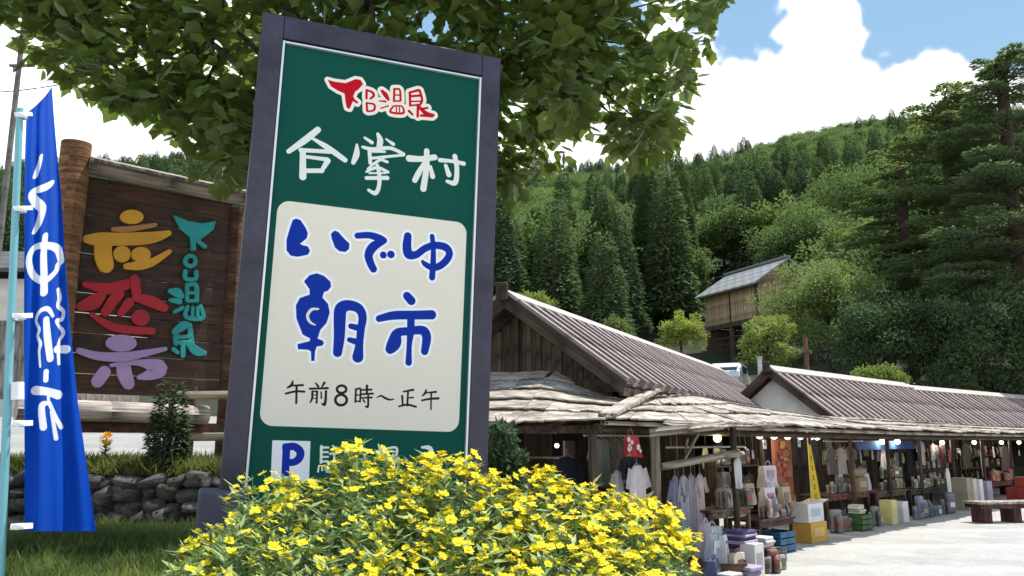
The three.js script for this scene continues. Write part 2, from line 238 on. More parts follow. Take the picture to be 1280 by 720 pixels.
  const blue = [...glyph(340, 250, 6.545, [
    { p: [[185, 138], [222, 150], [265, 212], [285, 260], [275, 300], [218, 346], [240, 358], [285, 368], [303, 405], [285, 435], [200, 452], [140, 442], [106, 400], [106, 310], [135, 215], [158, 150]] },
    { p: [[480, 265], [512, 238], [542, 250], [600, 312], [636, 345], [632, 390], [602, 414], [550, 406], [515, 376], [490, 310]] }]),
  ...glyph(440, 260, 6.545, [
    { s: [[50, 215, 50], [150, 212, 56], [230, 235, 62], [275, 255, 52]] }, { s: [[272, 256, 54], [185, 305, 76], [145, 372, 70], [160, 440, 64], [185, 490, 60]] }, { s: [[268, 375, 56], [269, 375, 56]] }, { s: [[332, 370, 62], [333, 370, 62]] },
    { s: [[475, 220, 66], [468, 300, 76], [482, 368, 78], [545, 372, 62], [620, 322, 60], [700, 296, 62], [790, 312, 66], [826, 360, 62], [800, 420, 62], [740, 468, 60], [680, 480, 52], [622, 452, 44], [600, 430, 28]] }, { s: [[680, 222, 42], [690, 330, 44], [688, 450, 52], [680, 560, 54]] }]),
  ...glyph(350, 330, 5.538, [
    { p: [[160, 112], [198, 70], [250, 56], [302, 74], [348, 115], [352, 150], [330, 176], [302, 186], [290, 225], [330, 268], [343, 330], [320, 402], [276, 450], [255, 512], [290, 524], [302, 542], [290, 560], [250, 566], [238, 600], [234, 666], [213, 666], [210, 600], [190, 588], [118, 584], [114, 550], [200, 530], [205, 510], [150, 482], [126, 420], [106, 370], [102, 280], [130, 228], [200, 205], [200, 168]] },
    { s: [[400, 608, 62], [412, 500, 74], [415, 380, 82], [424, 305, 84], [475, 280, 72], [548, 300, 64], [578, 360, 58], [566, 450, 54], [556, 550, 54], [545, 640, 76]] }, { s: [[495, 425, 36], [565, 442, 46]] }, { s: [[485, 520, 34], [555, 540, 46]] }]),
  ...glyph(450, 350, 5.538, [
    { s: [[342, 105, 58], [372, 138, 62]] }, { s: [[142, 262, 46], [250, 240, 60], [400, 238, 62], [518, 236, 66]] }, { s: [[370, 270, 54], [368, 350, 54], [358, 450, 38], [354, 568, 46]] }, { s: [[370, 350, 56], [275, 362, 62], [252, 430, 96], [222, 475, 66]] }, { s: [[372, 346, 56], [455, 346, 64], [482, 395, 66], [468, 490, 54]] }])];
  fill('#f2f3f6'); paint(ctx, blue, map, sc, 3.2); fill('#06309c'); paint(ctx, blue, map, sc, 0);
  fill('#e7e3da'); paint(ctx, glyph(350, 330, 5.538, [{ s: [[262, 305, 12], [215, 308, 20], [185, 350, 20], [202, 395, 18], [240, 416, 8]] }]), map, sc);
  const black = [...glyph(340, 460, 10.283, [
    { s: [[250, 165, 20], [235, 215, 36], [178, 250, 16]] }, { s: [[230, 222, 20], [385, 215, 28]] }, { s: [[160, 325, 26], [290, 296, 26], [405, 300, 26]] }, { s: [[303, 225, 30], [298, 445, 28]] },
    { s: [[555, 190, 18], [590, 232, 26]] }, { s: [[672, 185, 32], [640, 235, 18]] }, { s: [[478, 262, 26], [715, 255, 30]] }, { s: [[512, 295, 26], [508, 390, 26], [482, 442, 14]] }, { s: [[515, 298, 18], [578, 296, 20]] }, { s: [[576, 298, 26], [568, 445, 24]] }, { s: [[515, 342, 12], [572, 342, 12]] }, { s: [[512, 385, 12], [572, 385, 12]] }, { s: [[628, 305, 18], [632, 385, 20]] }, { s: [[692, 295, 30], [688, 400, 32], [672, 468, 34], [640, 455, 16]] },
    { s: Array.from({ length: 17 }, (_, i) => [900 + 62 * Math.cos(i * Math.PI / 8), 270 + 48 * Math.sin(i * Math.PI / 8), 30]) }, { s: Array.from({ length: 17 }, (_, i) => [893 + 76 * Math.cos(i * Math.PI / 8), 408 + 68 * Math.sin(i * Math.PI / 8), 32]) },
    { s: [[1090, 268, 26], [1082, 432, 26]] }, { s: [[1092, 272, 22], [1150, 270, 24], [1145, 430, 24]] }, { s: [[1088, 345, 16], [1145, 345, 16]] }, { s: [[1085, 425, 18], [1145, 425, 18]] }]),
  ...glyph(450, 460, 10.283, [
    { s: [[40, 278, 22], [165, 275, 26]] }, { s: [[25, 335, 22], [185, 325, 26]] }, { s: [[28, 382, 20], [170, 377, 24]] }, { s: [[105, 225, 32], [105, 330, 28]] }, { s: [[122, 340, 24], [118, 490, 28], [85, 490, 16]] }, { s: [[55, 405, 18], [75, 435, 20]] },
    { s: [[235, 380, 10], [290, 355, 22], [350, 385, 28], [410, 406, 22], [465, 395, 12]] },
    { s: [[588, 302, 20], [718, 278, 30]] }, { s: [[650, 300, 26], [640, 480, 28]] }, { s: [[650, 382, 16], [718, 378, 22]] }, { s: [[572, 358, 30], [580, 482, 24]] }, { s: [[530, 492, 22], [640, 470, 28], [755, 497, 26]] },
    { s: [[890, 280, 22], [875, 322, 30], [838, 357, 14]] }, { s: [[880, 318, 18], [1020, 305, 28]] }, { s: [[832, 415, 22], [930, 397, 28], [1052, 388, 32]] }, { s: [[957, 320, 26], [953, 528, 22]] }])];
  fill('#23221f'); paint(ctx, black, map, sc, 0);
  fill('#eceef2'); paint(ctx, glyph(320, 540, 9, [{ p: [[168, 98], [602, 108], [586, 548], [150, 548]] }]), map, sc, 0.5);
  fill('#0d2fa0'); paint(ctx, glyph(320, 540, 9, [{ s: [[320, 172, 78], [420, 166, 76], [486, 220, 82], [480, 290, 82], [420, 340, 74], [325, 345, 72]] }, { p: [[285, 132], [372, 132], [358, 500], [270, 500]] }]), map, sc, 0);
  const face = new THREE.CanvasTexture(cv); face.colorSpace = THREE.SRGBColorSpace;
  const fg = new THREE.BoxGeometry(IN * 2 - 0.036, yt - yb, 0.02); fg.translate(0, (yt + yb) / 2, zf - 0.01);
  const fm = new THREE.MeshPhysicalMaterial({ map: face, roughness: 0.6, specularIntensity: 0.3 }), side = std([0.03, 0.1, 0.08]);
  const pl = new THREE.PlaneGeometry(IN * 2 - 0.036, yt - yb); pl.translate(0, (yt + yb) / 2, zf + 0.002);
  part(s, 'face_board', fg, side); part(s, 'printed_face', pl, fm);
}

// ================= blue banner on its pole =================
{
  const D = 3.4, poleP = P(24, 400, D), s = thing('banner_flag', 'narrow blue banner with white brush lettering tied to a pale blue pole', 'banner', V(P(19, 700, D).x, 0.55, -D));
  const o = s.position, loc = (px, py, d = D) => P(px, py, d).sub(o);
  const poleM = std([0.15, 0.40, 0.45], { roughness: 0.4 }), tieM = std([0.75, 0.77, 0.8], { roughness: 0.6 });
  const pt = loc(25, 136), pb = V(0, -0.1, 0);
  part(s, 'pole', bar(pb, pt, 0.018, 0.014, 14), poleM);
  part(s, 'top_arm', bar(loc(25, 138), loc(66, 90, D + 0.12), 0.006, 0.005, 8), tieM);
  part(s, 'pole_joint', bar(loc(22, 500), loc(22, 478), 0.024, 0.024, 12), tieM);
  const leftX = [[110, 42], [140, 33], [200, 31], [400, 30], [664, 31]], rightX = [[110, 65], [140, 67], [200, 72], [250, 77], [300, 80], [350, 83], [400, 87], [450, 92], [500, 97], [550, 104], [600, 111], [664, 120]];
  const top = (u) => lerp(142, 108, u), NU = 18, NV = 60, pos = [], uv = [], idx = [];
  for (let j = 0; j <= NV; j++) for (let i = 0; i <= NU; i++) {
    const u = i / NU, v = j / NV, y = lerp(top(u), 664, v), x = lerp(interp(leftX, y), interp(rightX, y), u);
    const d = D + 0.03 + 0.34 * u * (1 - 0.55 * v) + 0.035 * Math.sin(u * 8 + v * 3.2) * (0.35 + v * 0.4) + 0.012 * Math.sin(u * 21 + v * 7);
    const p = loc(x, y, d); pos.push(p.x, p.y, p.z); uv.push(u, 1 - v);
    if (i < NU && j < NV) { const a = j * (NU + 1) + i, b = a + 1, c = a + NU + 1, e = c + 1; idx.push(a, c, b, b, c, e); }
  }
  const g = new THREE.BufferGeometry(); g.setAttribute('position', new THREE.Float32BufferAttribute(pos, 3)); g.setAttribute('uv', new THREE.Float32BufferAttribute(uv, 2)); g.setIndex(idx); g.computeVertexNormals();
  const cv = document.createElement('canvas'); cv.width = 320; cv.height = 1600; const ctx = cv.getContext('2d');
  ctx.fillStyle = '#0047b4'; ctx.fillRect(0, 0, 320, 1600); seed(5);
  for (let i = 0; i < 900; i++) { ctx.fillStyle = `rgba(${pick(['0,44,140', '10,90,200'])},${rr(0.03, 0.09)})`; ctx.fillRect(rnd() * 320, rnd() * 1600, rr(20, 120), 1); }
  const map = (px, py) => { const u = clamp((px - interp(leftX, py)) / (interp(rightX, py) - interp(leftX, py)), -0.2, 1.2); return [u * 320, (py - top(u)) / (664 - top(u)) * 1600]; };
  const items = [...glyph(0, 160, 3.27, [{ s: [[168, 115, 16], [160, 150, 22], [145, 195, 24]] }, { s: [[212, 225, 22], [190, 240, 30], [130, 265, 26], [145, 300, 34], [172, 330, 34], [160, 385, 30], [140, 425, 20]] },
    { s: [[185, 440, 24], [178, 520, 28], [180, 600, 30], [180, 672, 32]] }, { s: [[250, 545, 26], [235, 495, 30], [190, 480, 26], [140, 490, 26], [118, 540, 26], [135, 600, 26], [180, 625, 26], [225, 590, 22], [238, 560, 24]] }]),
  ...glyph(0, 370, 3.6, [{ s: [[262, -30, 16], [268, 10, 20], [262, 45, 18], [285, 70, 16], [278, 105, 18], [256, 110, 16], [262, 130, 14], [285, 165, 18], [268, 200, 14], [262, 235, 16], [265, 305, 14]] }, { s: [[258, 240, 34], [300, 240, 36]] }, { s: [[181, 318, 10], [176, 250, 12], [182, 215, 16], [170, 180, 12], [176, 150, 14], [163, 110, 12], [180, 68, 18], [215, 58, 22], [238, 90, 14]] }, { s: [[208, 105, 28], [213, 180, 34], [226, 282, 32]] },
    { s: [[208, 340, 24], [206, 378, 24]] }, { s: [[160, 425, 42], [210, 430, 36], [262, 445, 40]] }, { s: [[218, 440, 14], [218, 480, 14]] }, { s: [[222, 482, 14], [188, 496, 30], [195, 590, 34]] }, { s: [[222, 480, 18], [250, 545, 20], [275, 590, 22]] }, { s: [[232, 520, 16], [252, 640, 22]] }])];
  ctx.fillStyle = ctx.strokeStyle = '#e9ebf3'; for (const it of items) for (const [x, y, w] of smoothStroke(it.s, 24)) { const [a, b] = map(x, y), wpx = interp(rightX, y) - interp(leftX, y); ctx.beginPath(); ctx.ellipse(a, b, w / 2 * 320 / wpx, w / 2 * 2.95, 0, 0, 7); ctx.fill(); }
  const ct = new THREE.CanvasTexture(cv); ct.colorSpace = THREE.SRGBColorSpace;
  part(s, 'cloth', g, new THREE.MeshPhysicalMaterial({ map: ct, roughness: 0.9, specularIntensity: 0.2, side: THREE.DoubleSide, transmission: 0.35, thickness: 0 }));
  for (const y of [145, 262, 396, 530, 658]) { const a = loc(25 - (y - 400) * 0.008, y), b = loc(34, y, D + 0.03); part(s, 'tie', merge([beam(a.clone().add(V(-0.02, 0, 0.019)), b.clone().add(V(0.03, 0.004, 0.012)), 0.024, 0.004), lathe([[0.019, -0.012], [0.024, -0.008], [0.024, 0.008], [0.019, 0.012]], 12).translate(a.x, a.y, a.z)]), tieM); }
}

// ================= carved wooden sign with log posts =================
function strokeShape(pts) {
  const c = smoothStroke(pts, 6), L = [], R = [];
  for (let i = 0; i < c.length; i++) { const a = c[Math.max(0, i - 1)], b = c[Math.min(c.length - 1, i + 1)], dx = b[0] - a[0], dy = b[1] - a[1], l = Math.hypot(dx, dy) || 1, w = c[i][2] / 2; L.push([c[i][0] - dy / l * w, c[i][1] + dx / l * w]); R.push([c[i][0] + dy / l * w, c[i][1] - dx / l * w]); }
  const cap = (p, q, ctr, w) => { const a0 = Math.atan2(p[1] - ctr[1], p[0] - ctr[0]); return [1, 2, 3, 4].map((k) => [ctr[0] + w * Math.cos(a0 - k * Math.PI / 5), ctr[1] + w * Math.sin(a0 - k * Math.PI / 5)]); };
  const e = c[c.length - 1], b = c[0];
  return [...L, ...cap(L[L.length - 1], R[R.length - 1], e, e[2] / 2), ...R.reverse(), ...cap(R[R.length - 1], L[0], b, b[2] / 2)];
}
{
  const dep = 9.9, base = P(57, 588, dep), yaw = Math.atan2(0.66, 0.75), s = thing('carved_sign', 'large dark wooden board with carved coloured characters hung between log posts', 'sign', V(base.x, 1.38, -dep), yaw);
  const pm = planeMap(s), at = (px, py, z = 0) => { const [x, y] = pm(px, py); return V(x, y, z); };
  const logM = bark([0.30, 0.15, 0.075]), capM = wood([0.52, 0.46, 0.42]), darkM = [0, 1, 2].map((i) => wood([[0.085, 0.036, 0.017], [0.10, 0.045, 0.022], [0.07, 0.031, 0.016]][i], { roughness: 0.7 })), paleM = wood([0.72, 0.68, 0.66]);
  const tl = at(110, 218), tr = at(297, 258), bl = at(96, 492), br = at(274, 492);
  const W = tr.x, H = tl.y, yb = bl.y;
  part(s, 'log_post', log(V(-0.02, -0.05, -0.02), V(-0.02, at(92, 178).y, -0.02), 0.175, 0.1, 16, 12, 1), logM);
  part(s, 'log_post', log(V(W + 0.02, -0.05, -0.06), V(W + 0.02, tr.y - 0.02, -0.06), 0.1, 0.08, 14, 12, 2), bark([0.15, 0.08, 0.05]));
  const n = 11, hp = (H - yb) / n;
  for (let i = 0; i < n; i++) { const x0 = 0.15, g = rbox(W - 0.22, hp - 0.012, 0.05, 0.008); uvShift(g, i * 0.37, i * 0.71); g.rotateZ(0); const u = g.attributes.uv; for (let k = 0; k < u.count; k++) u.setXY(k, u.getY(k), u.getX(k)); part(s, 'plank', g, darkM[i % 3], V((x0 + W - 0.07) / 2, yb + hp * (i + 0.5), -0.06 + (hash(i, 3) - 0.5) * 0.012)); }
  part(s, 'roof_cap', log(V(0.12, H + 0.11, 0.02), V(W + 0.12, tl.y + 0.08, 0.02), 0.12, 0.1, 12, 10, 4), capM);
  part(s, 'roof_board', slab(V(0.12, H + 0.12, 0.34), V(W + 0.2, H + 0.09, 0.34), V(W + 0.2, H + 0.24, -0.06), V(0.12, H + 0.27, -0.06), 0.035), capM);
  part(s, 'sill_log', log(V(-0.4, at(100, 513).y, 0.14), V(W * 0.86, at(100, 513).y - 0.03, 0.14), 0.125, 0.05, 16, 10, 6), paleM);
  part(s, 'sill_board', box(W + 0.3, 0.13, 0.1, W / 2, at(100, 513).y - 0.2, 0.02), darkM[1]);
  const orange = plain([0.80, 0.38, 0.025], { roughness: 0.6 }), tan = plain([0.50, 0.22, 0.07], { roughness: 0.6 }), red = plain([0.50, 0.008, 0.02], { roughness: 0.5 }), purple = plain([0.47, 0.31, 0.60], { roughness: 0.6 }), teal = plain([0.01, 0.36, 0.36], { roughness: 0.5 });
  let lift = 0;
  const carve = (name, items, m, label) => {
    const L = items.map((it) => {
      const pts = it.p ? it.p : strokeShape(it.s), sh = new THREE.Shape(pts.map(([x, y]) => new THREE.Vector2(...pm(x, y))).reverse());
      const g = new THREE.ExtrudeGeometry(sh, { depth: 0.03, bevelEnabled: true, bevelThickness: 0.006, bevelSize: 0.006, bevelSegments: 2, curveSegments: 4, steps: 1 }); lift = (lift + 1) % 9; g.translate(0, 0, -0.035 + lift * 0.0026); return boxUV(g);
    });
    const m2 = part(s, 'carved_character', merge(L), m); if (label) m2.userData.label = label; return m2;
  };
  const ell = (cx, cy, rx, ry) => ({ p: Array.from({ length: 18 }, (_, i) => [cx + rx * Math.cos(i * Math.PI / 9), cy + ry * Math.sin(i * Math.PI / 9)]) });
  carve('a', glyph(90, 250, 7.2, [ell(540, 152, 102, 62), { s: [[135, 352, 70], [250, 355, 118], [400, 352, 110], [600, 348, 110], [750, 332, 90], [870, 298, 46]] }, { s: [[280, 390, 145], [282, 500, 150], [305, 585, 140]] }, ell(450, 487, 74, 72), ell(620, 492, 85, 66), { s: [[490, 598, 50], [600, 590, 78], [720, 560, 66], [875, 465, 34]] }]), orange, 'orange carved character');
  carve('a', glyph(90, 250, 7.2, [{ s: [[370, 266, 34], [520, 262, 46], [745, 226, 30]] }]), tan, 'tan carved stroke above the orange character');
  carve('b', glyph(80, 330, 4.235, [{ s: [[85, 225, 44], [150, 205, 74], [195, 170, 46]] }, { s: [[110, 108, 26], [240, 130, 56], [380, 92, 46]] }, { s: [[220, 255, 46], [252, 205, 50], [292, 160, 50]] }, { s: [[300, 262, 34], [345, 205, 48]] }, { s: [[148, 268, 22], [270, 338, 40], [468, 356, 34]] }, ell(405, 285, 46, 42), { s: [[380, 178, 40], [460, 200, 58], [528, 232, 42]] }, { s: [[372, 78, 40], [382, 150, 46]] }]), red, 'red carved character');
  carve('c', glyph(80, 330, 4.235, [ell(302, 420, 80, 44), { s: [[78, 460, 30], [180, 488, 40], [315, 492, 46], [430, 472, 32], [535, 450, 18]] }, { s: [[315, 490, 56], [320, 570, 74], [342, 632, 62]] }, { s: [[215, 572, 62], [178, 622, 62]] }, { s: [[252, 536, 16], [390, 522, 28], [500, 548, 84], [470, 580, 64], [400, 600, 22]] }]), purple, 'pale purple carved character');
  carve('d', glyph(200, 250, 3.43, [{ p: [[58, 66], [120, 92], [180, 102], [238, 92], [228, 125], [185, 160], [152, 182], [152, 215], [136, 217], [130, 160], [88, 125]] }, { s: [[165, 178, 14], [192, 200, 16]] }, { s: Array.from({ length: 11 }, (_, i) => [130 + 22 * Math.cos(i * 0.57), 262 + 22 * Math.sin(i * 0.57), 15]) }, { s: [[108, 306, 15], [110, 338, 15], [152, 338, 15], [154, 308, 15]] }]), teal, 'teal carved characters at the top of the column');
  carve('d', glyph(200, 250, 3.43, [{ s: [[45, 392, 20], [72, 398, 38], [92, 412, 20]] }, { s: [[45, 430, 14], [80, 435, 26]] }, { s: [[62, 480, 12], [98, 462, 16]] }, { s: [[118, 362, 14], [116, 430, 14]] }, { s: [[120, 364, 14], [155, 366, 16], [158, 430, 16]] }, { s: [[120, 398, 12], [156, 398, 12]] }, { s: [[118, 432, 12], [158, 432, 12]] }, { s: [[118, 458, 13], [112, 502, 16], [182, 506, 16], [174, 456, 13]] }, { s: [[140, 462, 11], [138, 498, 11]] }, { s: [[160, 462, 11], [160, 498, 11]] }]), teal, 'teal carved character in the middle of the column');
  carve('d', glyph(200, 250, 3.43, [{ s: [[62, 566, 22], [98, 540, 36], [124, 536, 18]] }, { s: [[70, 575, 20], [70, 615, 18]] }, { s: [[128, 545, 20], [136, 612, 20]] }, { s: [[75, 590, 14], [130, 584, 14]] }, { s: [[75, 612, 14], [132, 610, 14]] }, { s: [[100, 612, 20], [98, 668, 16]] }, { s: [[58, 640, 16], [75, 655, 12]] }, { s: [[125, 618, 26], [155, 648, 36], [188, 656, 20]] }]), teal, 'teal carved character at the foot of the column');
}

// ================= ground =================
function heightField(x0, x1, nx, z0, z1, nz, fn, uvs = 1) {
  const pos = [], uv = [], idx = [];
  for (let j = 0; j <= nz; j++) for (let i = 0; i <= nx; i++) { const x = lerp(x0, x1, i / nx), z = lerp(z0, z1, j / nz); pos.push(x, fn(x, -z), z); uv.push(x * uvs, z * uvs); if (i < nx && j < nz) { const a = j * (nx + 1) + i, c = a + nx + 1; idx.push(a, c, a + 1, a + 1, c, c + 1); } }
  const g = new THREE.BufferGeometry(); g.setAttribute('position', new THREE.Float32BufferAttribute(pos, 3)); g.setAttribute('uv', new THREE.Float32BufferAttribute(uv, 2)); g.setIndex(idx); g.computeVertexNormals();
  if (g.attributes.normal.getY(0) < 0) { g.setIndex(idx.reverse()); g.computeVertexNormals(); }
  return g;
}
const paving = std([0.50, 0.497, 0.49], { map: rep(paveT, 0.4), bumpMap: rep(fineB, 0.9), bumpScale: 0.004, roughness: 0.92 });
struct('plaza_ground', heightField(-900, 900, 6, 900, -900, 6, () => 0), paving);
const earth = std([0.12, 0.095, 0.06], { map: mottT, bumpMap: mottB, bumpScale: 0.04, roughness: 1 });
const lawnProfile = [[1.9, -0.05], [2.6, 0.62], [3.2, 0.86], [4.2, 1.03], [5.6, 1.10], [7, 0.99], [9.45, 0.72]];
const lawnH = (x, d) => interp(lawnProfile, d) * sstep(1.25, 0.1, x) + 0.05 * (fbm(x * 1.3 + 9, d * 1.3, 0, 3) - 0.5) - 0.05 * sstep(1.0, 1.3, x);
struct('lawn_ground', heightField(-10, 1.3, 90, -1.9, -9.45, 60, lawnH), earth);
const TERR = 1.38;
struct('terrace_ground', boxUV(new THREE.BoxGeometry(16, TERR, 16)).translate(-10.2, TERR / 2, -9.62 - 8), earth);
const hillProfile = [[30, -0.3], [33, 0], [46, 4.8], [54, 5.4], [62, 7.8]];
const hillH = (x, d) => {
  const s = 0.385 + 0.095 * sstep(0.15, 0.5, x / Math.max(d, 1)) + 0.01 * sstep(0, -0.4, x / Math.max(d, 1));
  const up = Math.min(d, 250) - 62, over = Math.max(0, d - 250);
  return (d < 62 ? interp(hillProfile, d) : 7.8 + up * s - over * 0.25) + (d > 62 ? sstep(62, 100, d) * 9 * (fbm(x * 0.012 + 40, d * 0.012 + 7, 0, 3) - 0.5) : 0);
};
const undergrowth = std([0.05, 0.065, 0.028], { map: rep(mottT, 0.2), bumpMap: rep(mottB, 0.2), bumpScale: 0.3, roughness: 1 });
struct('hill_terrain', heightField(-260, 330, 110, -30, -420, 90, hillH, 1), undergrowth);

// ================= stone wall, each stone a piece =================
{
  const z = -9.42, x0 = -8.6, x1 = -2.3, s = thing('stone_wall', 'low dry stone wall of rounded dark boulders holding up the planted terrace', 'wall', V(x0, 0.62, z));
  seed(21);
  const mats = [[0.085, 0.083, 0.09], [0.12, 0.115, 0.12], [0.065, 0.065, 0.075], [0.16, 0.15, 0.145], [0.09, 0.085, 0.07]].map((c) => std(c, { map: mottT, bumpMap: mottB, bumpScale: 0.02, roughness: 0.95 }));
  const variants = Array.from({ length: 7 }, (_, v) => {
    const g = new THREE.IcosahedronGeometry(0.5, 1), m = mergeVertices((g.deleteAttribute('uv'), g.deleteAttribute('normal'), g)), a = m.attributes.position;
    for (let i = 0; i < a.count; i++) { const x = a.getX(i), y = a.getY(i), q = a.getZ(i), k = 0.72 + 0.75 * vnoise(x * 2.9 + v * 9.1, y * 2.4 + 3, q * 2.4 + v + 0.5), b = (t) => Math.sign(t) * Math.pow(Math.abs(t) * 2, 0.7) / 2; a.setXYZ(i, b(x) * k, b(y) * k, b(q) * k); }
    m.computeVertexNormals(); return boxUV(m);
  });
  let y = 0;
  for (let c = 0; c < 5; c++) {
    const h = [0.17, 0.18, 0.16, 0.15, 0.13][c]; let x = rr(-0.1, 0);
    while (x < x1 - x0) { const w = rr(0.11, 0.3), m = part(s, 'stone', variants[Math.floor(rnd() * 7)], pick(mats), V(x + w / 2, y + h / 2 + rr(-0.02, 0.02), rr(-0.05, 0.03) - c * 0.03)); m.scale.set(w * 1.12, h * rr(0.95, 1.3), 0.42); m.rotation.set(rr(-0.3, 0.3), rr(-0.6, 0.6), rr(-0.35, 0.35)); x += w; }
    y += h * 0.94;
  }
  part(s, 'earth_core', box(x1 - x0, 0.72, 0.16, (x1 - x0) / 2, 0.36, -0.2), earth);
}

// ================= leaf shapes =================
class Leaves {
  constructor() { this.p = []; this.c = []; this.i = []; }
  tri(a, b, c, col) { const k = this.p.length / 3; for (const v of [a, b, c]) { this.p.push(v.x, v.y, v.z); this.c.push(...col); } this.i.push(k, k + 1, k + 2); }
  kite(at, dir, wide, len, wid, fold, col, taper = 0.45) {        // a leaf or spray: base, two shoulders, tip, folded along its rib
    const n = dir.clone().cross(wide).normalize(), m = at.clone().addScaledVector(dir, len * taper).addScaledVector(n, -fold * wid), tip = at.clone().addScaledVector(dir, len).addScaledVector(n, -fold * len * 0.35);
    const k = this.p.length / 3, l = m.clone().addScaledVector(wide, wid / 2).addScaledVector(n, fold * wid), r = m.clone().addScaledVector(wide, -wid / 2).addScaledVector(n, fold * wid);
    for (const v of [at, l, tip, r]) { this.p.push(v.x, v.y, v.z); this.c.push(...col); }
    this.i.push(k, k + 1, k + 2, k, k + 2, k + 3);
  }
  shape(pts, at, dir, wide, size, col, cup = 0.15) {              // a lobed leaf from an outline in unit coordinates, folded along the rib
    const n = dir.clone().cross(wide).normalize(), k = this.p.length / 3, put = (x, y, z) => { const v = at.clone().addScaledVector(dir, y * size).addScaledVector(wide, x * size).addScaledVector(n, z * size); this.p.push(v.x, v.y, v.z); this.c.push(...col); };
    put(0, 0.42, -cup * 0.6);
    for (const [x, y] of pts) put(x, y, cup * Math.abs(x) - cup * 0.5 * y * y);
    for (let i = 0; i < pts.length; i++) this.i.push(k, k + 1 + i, k + 1 + (i + 1) % pts.length);
  }
  build() { const g = new THREE.BufferGeometry(); g.setAttribute('position', new THREE.Float32BufferAttribute(this.p, 3)); g.setAttribute('color', new THREE.Float32BufferAttribute(this.c, 3)); g.setIndex(this.i); g.computeVertexNormals(); return g; }
}
const dirRnd = () => { const z = rr(-1, 1), a = rr(0, 6.283), r = Math.sqrt(1 - z * z); return V(r * Math.cos(a), z, r * Math.sin(a)); };
const crossTo = (d) => { const t = Math.abs(d.y) < 0.9 ? V(0, 1, 0) : V(1, 0, 0); return t.cross(d).normalize(); };
const tint = (v) => { const k = rr(1 - v, 1 + v), h = rr(-v, v) * 0.5; return [k * (1 + h), k, k * (1 - h)]; };

// ================= forest on the hill =================
function cedarCrown(h, r, n, sd, len = 1.0, power = 0.75, low = 0.12) {
  seed(sd); const L = new Leaves(), ph = rr(0, 9);
  for (let i = 0; i < n; i++) {
    const t = 1 - Math.pow(rnd(), 0.62), a = rr(0, 6.283), y = h * (low + (1 - low) * t), bough = 0.72 + 0.5 * vnoise(a * 1.6 + ph, y * 0.8 + ph, 2.5), R = r * Math.pow(1 - t, power) * bough + 0.08, q = R * Math.pow(rr(0.25, 1), 0.5);
    const out = V(Math.cos(a), 0, Math.sin(a)), d = out.clone().multiplyScalar(0.9).add(V(0, rr(-0.75, 0.15) + 0.5 * t, 0)).add(dirRnd().multiplyScalar(0.35)).normalize();
    L.kite(out.clone().multiplyScalar(q * 0.8).add(V(0, y, 0)), d, crossTo(d).addScaledVector(dirRnd(), 0.4).normalize(), len * rr(0.7, 1.25) * (1 - 0.45 * t), len * rr(0.35, 0.6) * (1 - 0.4 * t), rr(0.05, 0.3), tint(0.22));
  }
  return L.build();
}
function broadCrown(rx, ry, cy, clumps, per, size, sd, shell = 0.55) {
  seed(sd); const L = new Leaves();
  for (let c = 0; c < clumps; c++) {
    const d = dirRnd(); if (d.y < -0.55) d.y *= -0.5; const k = Math.pow(rr(shell * shell, 1), 0.5) * rr(0.85, 1.12), ctr = V(d.x * rx * k, cy + d.y * ry * k, d.z * rx * k), cr = rx * rr(0.22, 0.36);
    const tn = rr(0.86, 1.16);
    for (let i = 0; i < per; i++) { const e = dirRnd(), p = ctr.clone().addScaledVector(e, cr * Math.pow(rnd(), 0.4)); p.y = ctr.y + (p.y - ctr.y) * 0.7; const dd = e.clone().add(V(0, rr(-0.6, 0.5), 0)).add(dirRnd().multiplyScalar(0.6)).normalize(); const t = tint(0.16).map((v) => v * tn); L.kite(p, dd, crossTo(dd).addScaledVector(dirRnd(), 0.6).normalize(), size * rr(0.7, 1.3), size * rr(0.5, 0.8), rr(0, 0.3), t); }
  }
  return L.build();
}
const trunkM = bark([0.10, 0.075, 0.055]);
const trunkGeo = (h, r, lean = 0) => log(V(0, -0.6, 0), V(lean, h, 0), r, 0.08, 7, 4, 3);
const veg = (c, tr = 0.25) => leafMat(c, tr, { vertexColors: true });
const cedarMats = [[0.105, 0.168, 0.066], [0.125, 0.19, 0.068], [0.085, 0.142, 0.062], [0.14, 0.205, 0.07]].map((c) => veg(c, 0.4));
const broadMats = [[0.15, 0.22, 0.065], [0.18, 0.25, 0.065], [0.125, 0.19, 0.062]].map((c) => veg(c, 0.45));
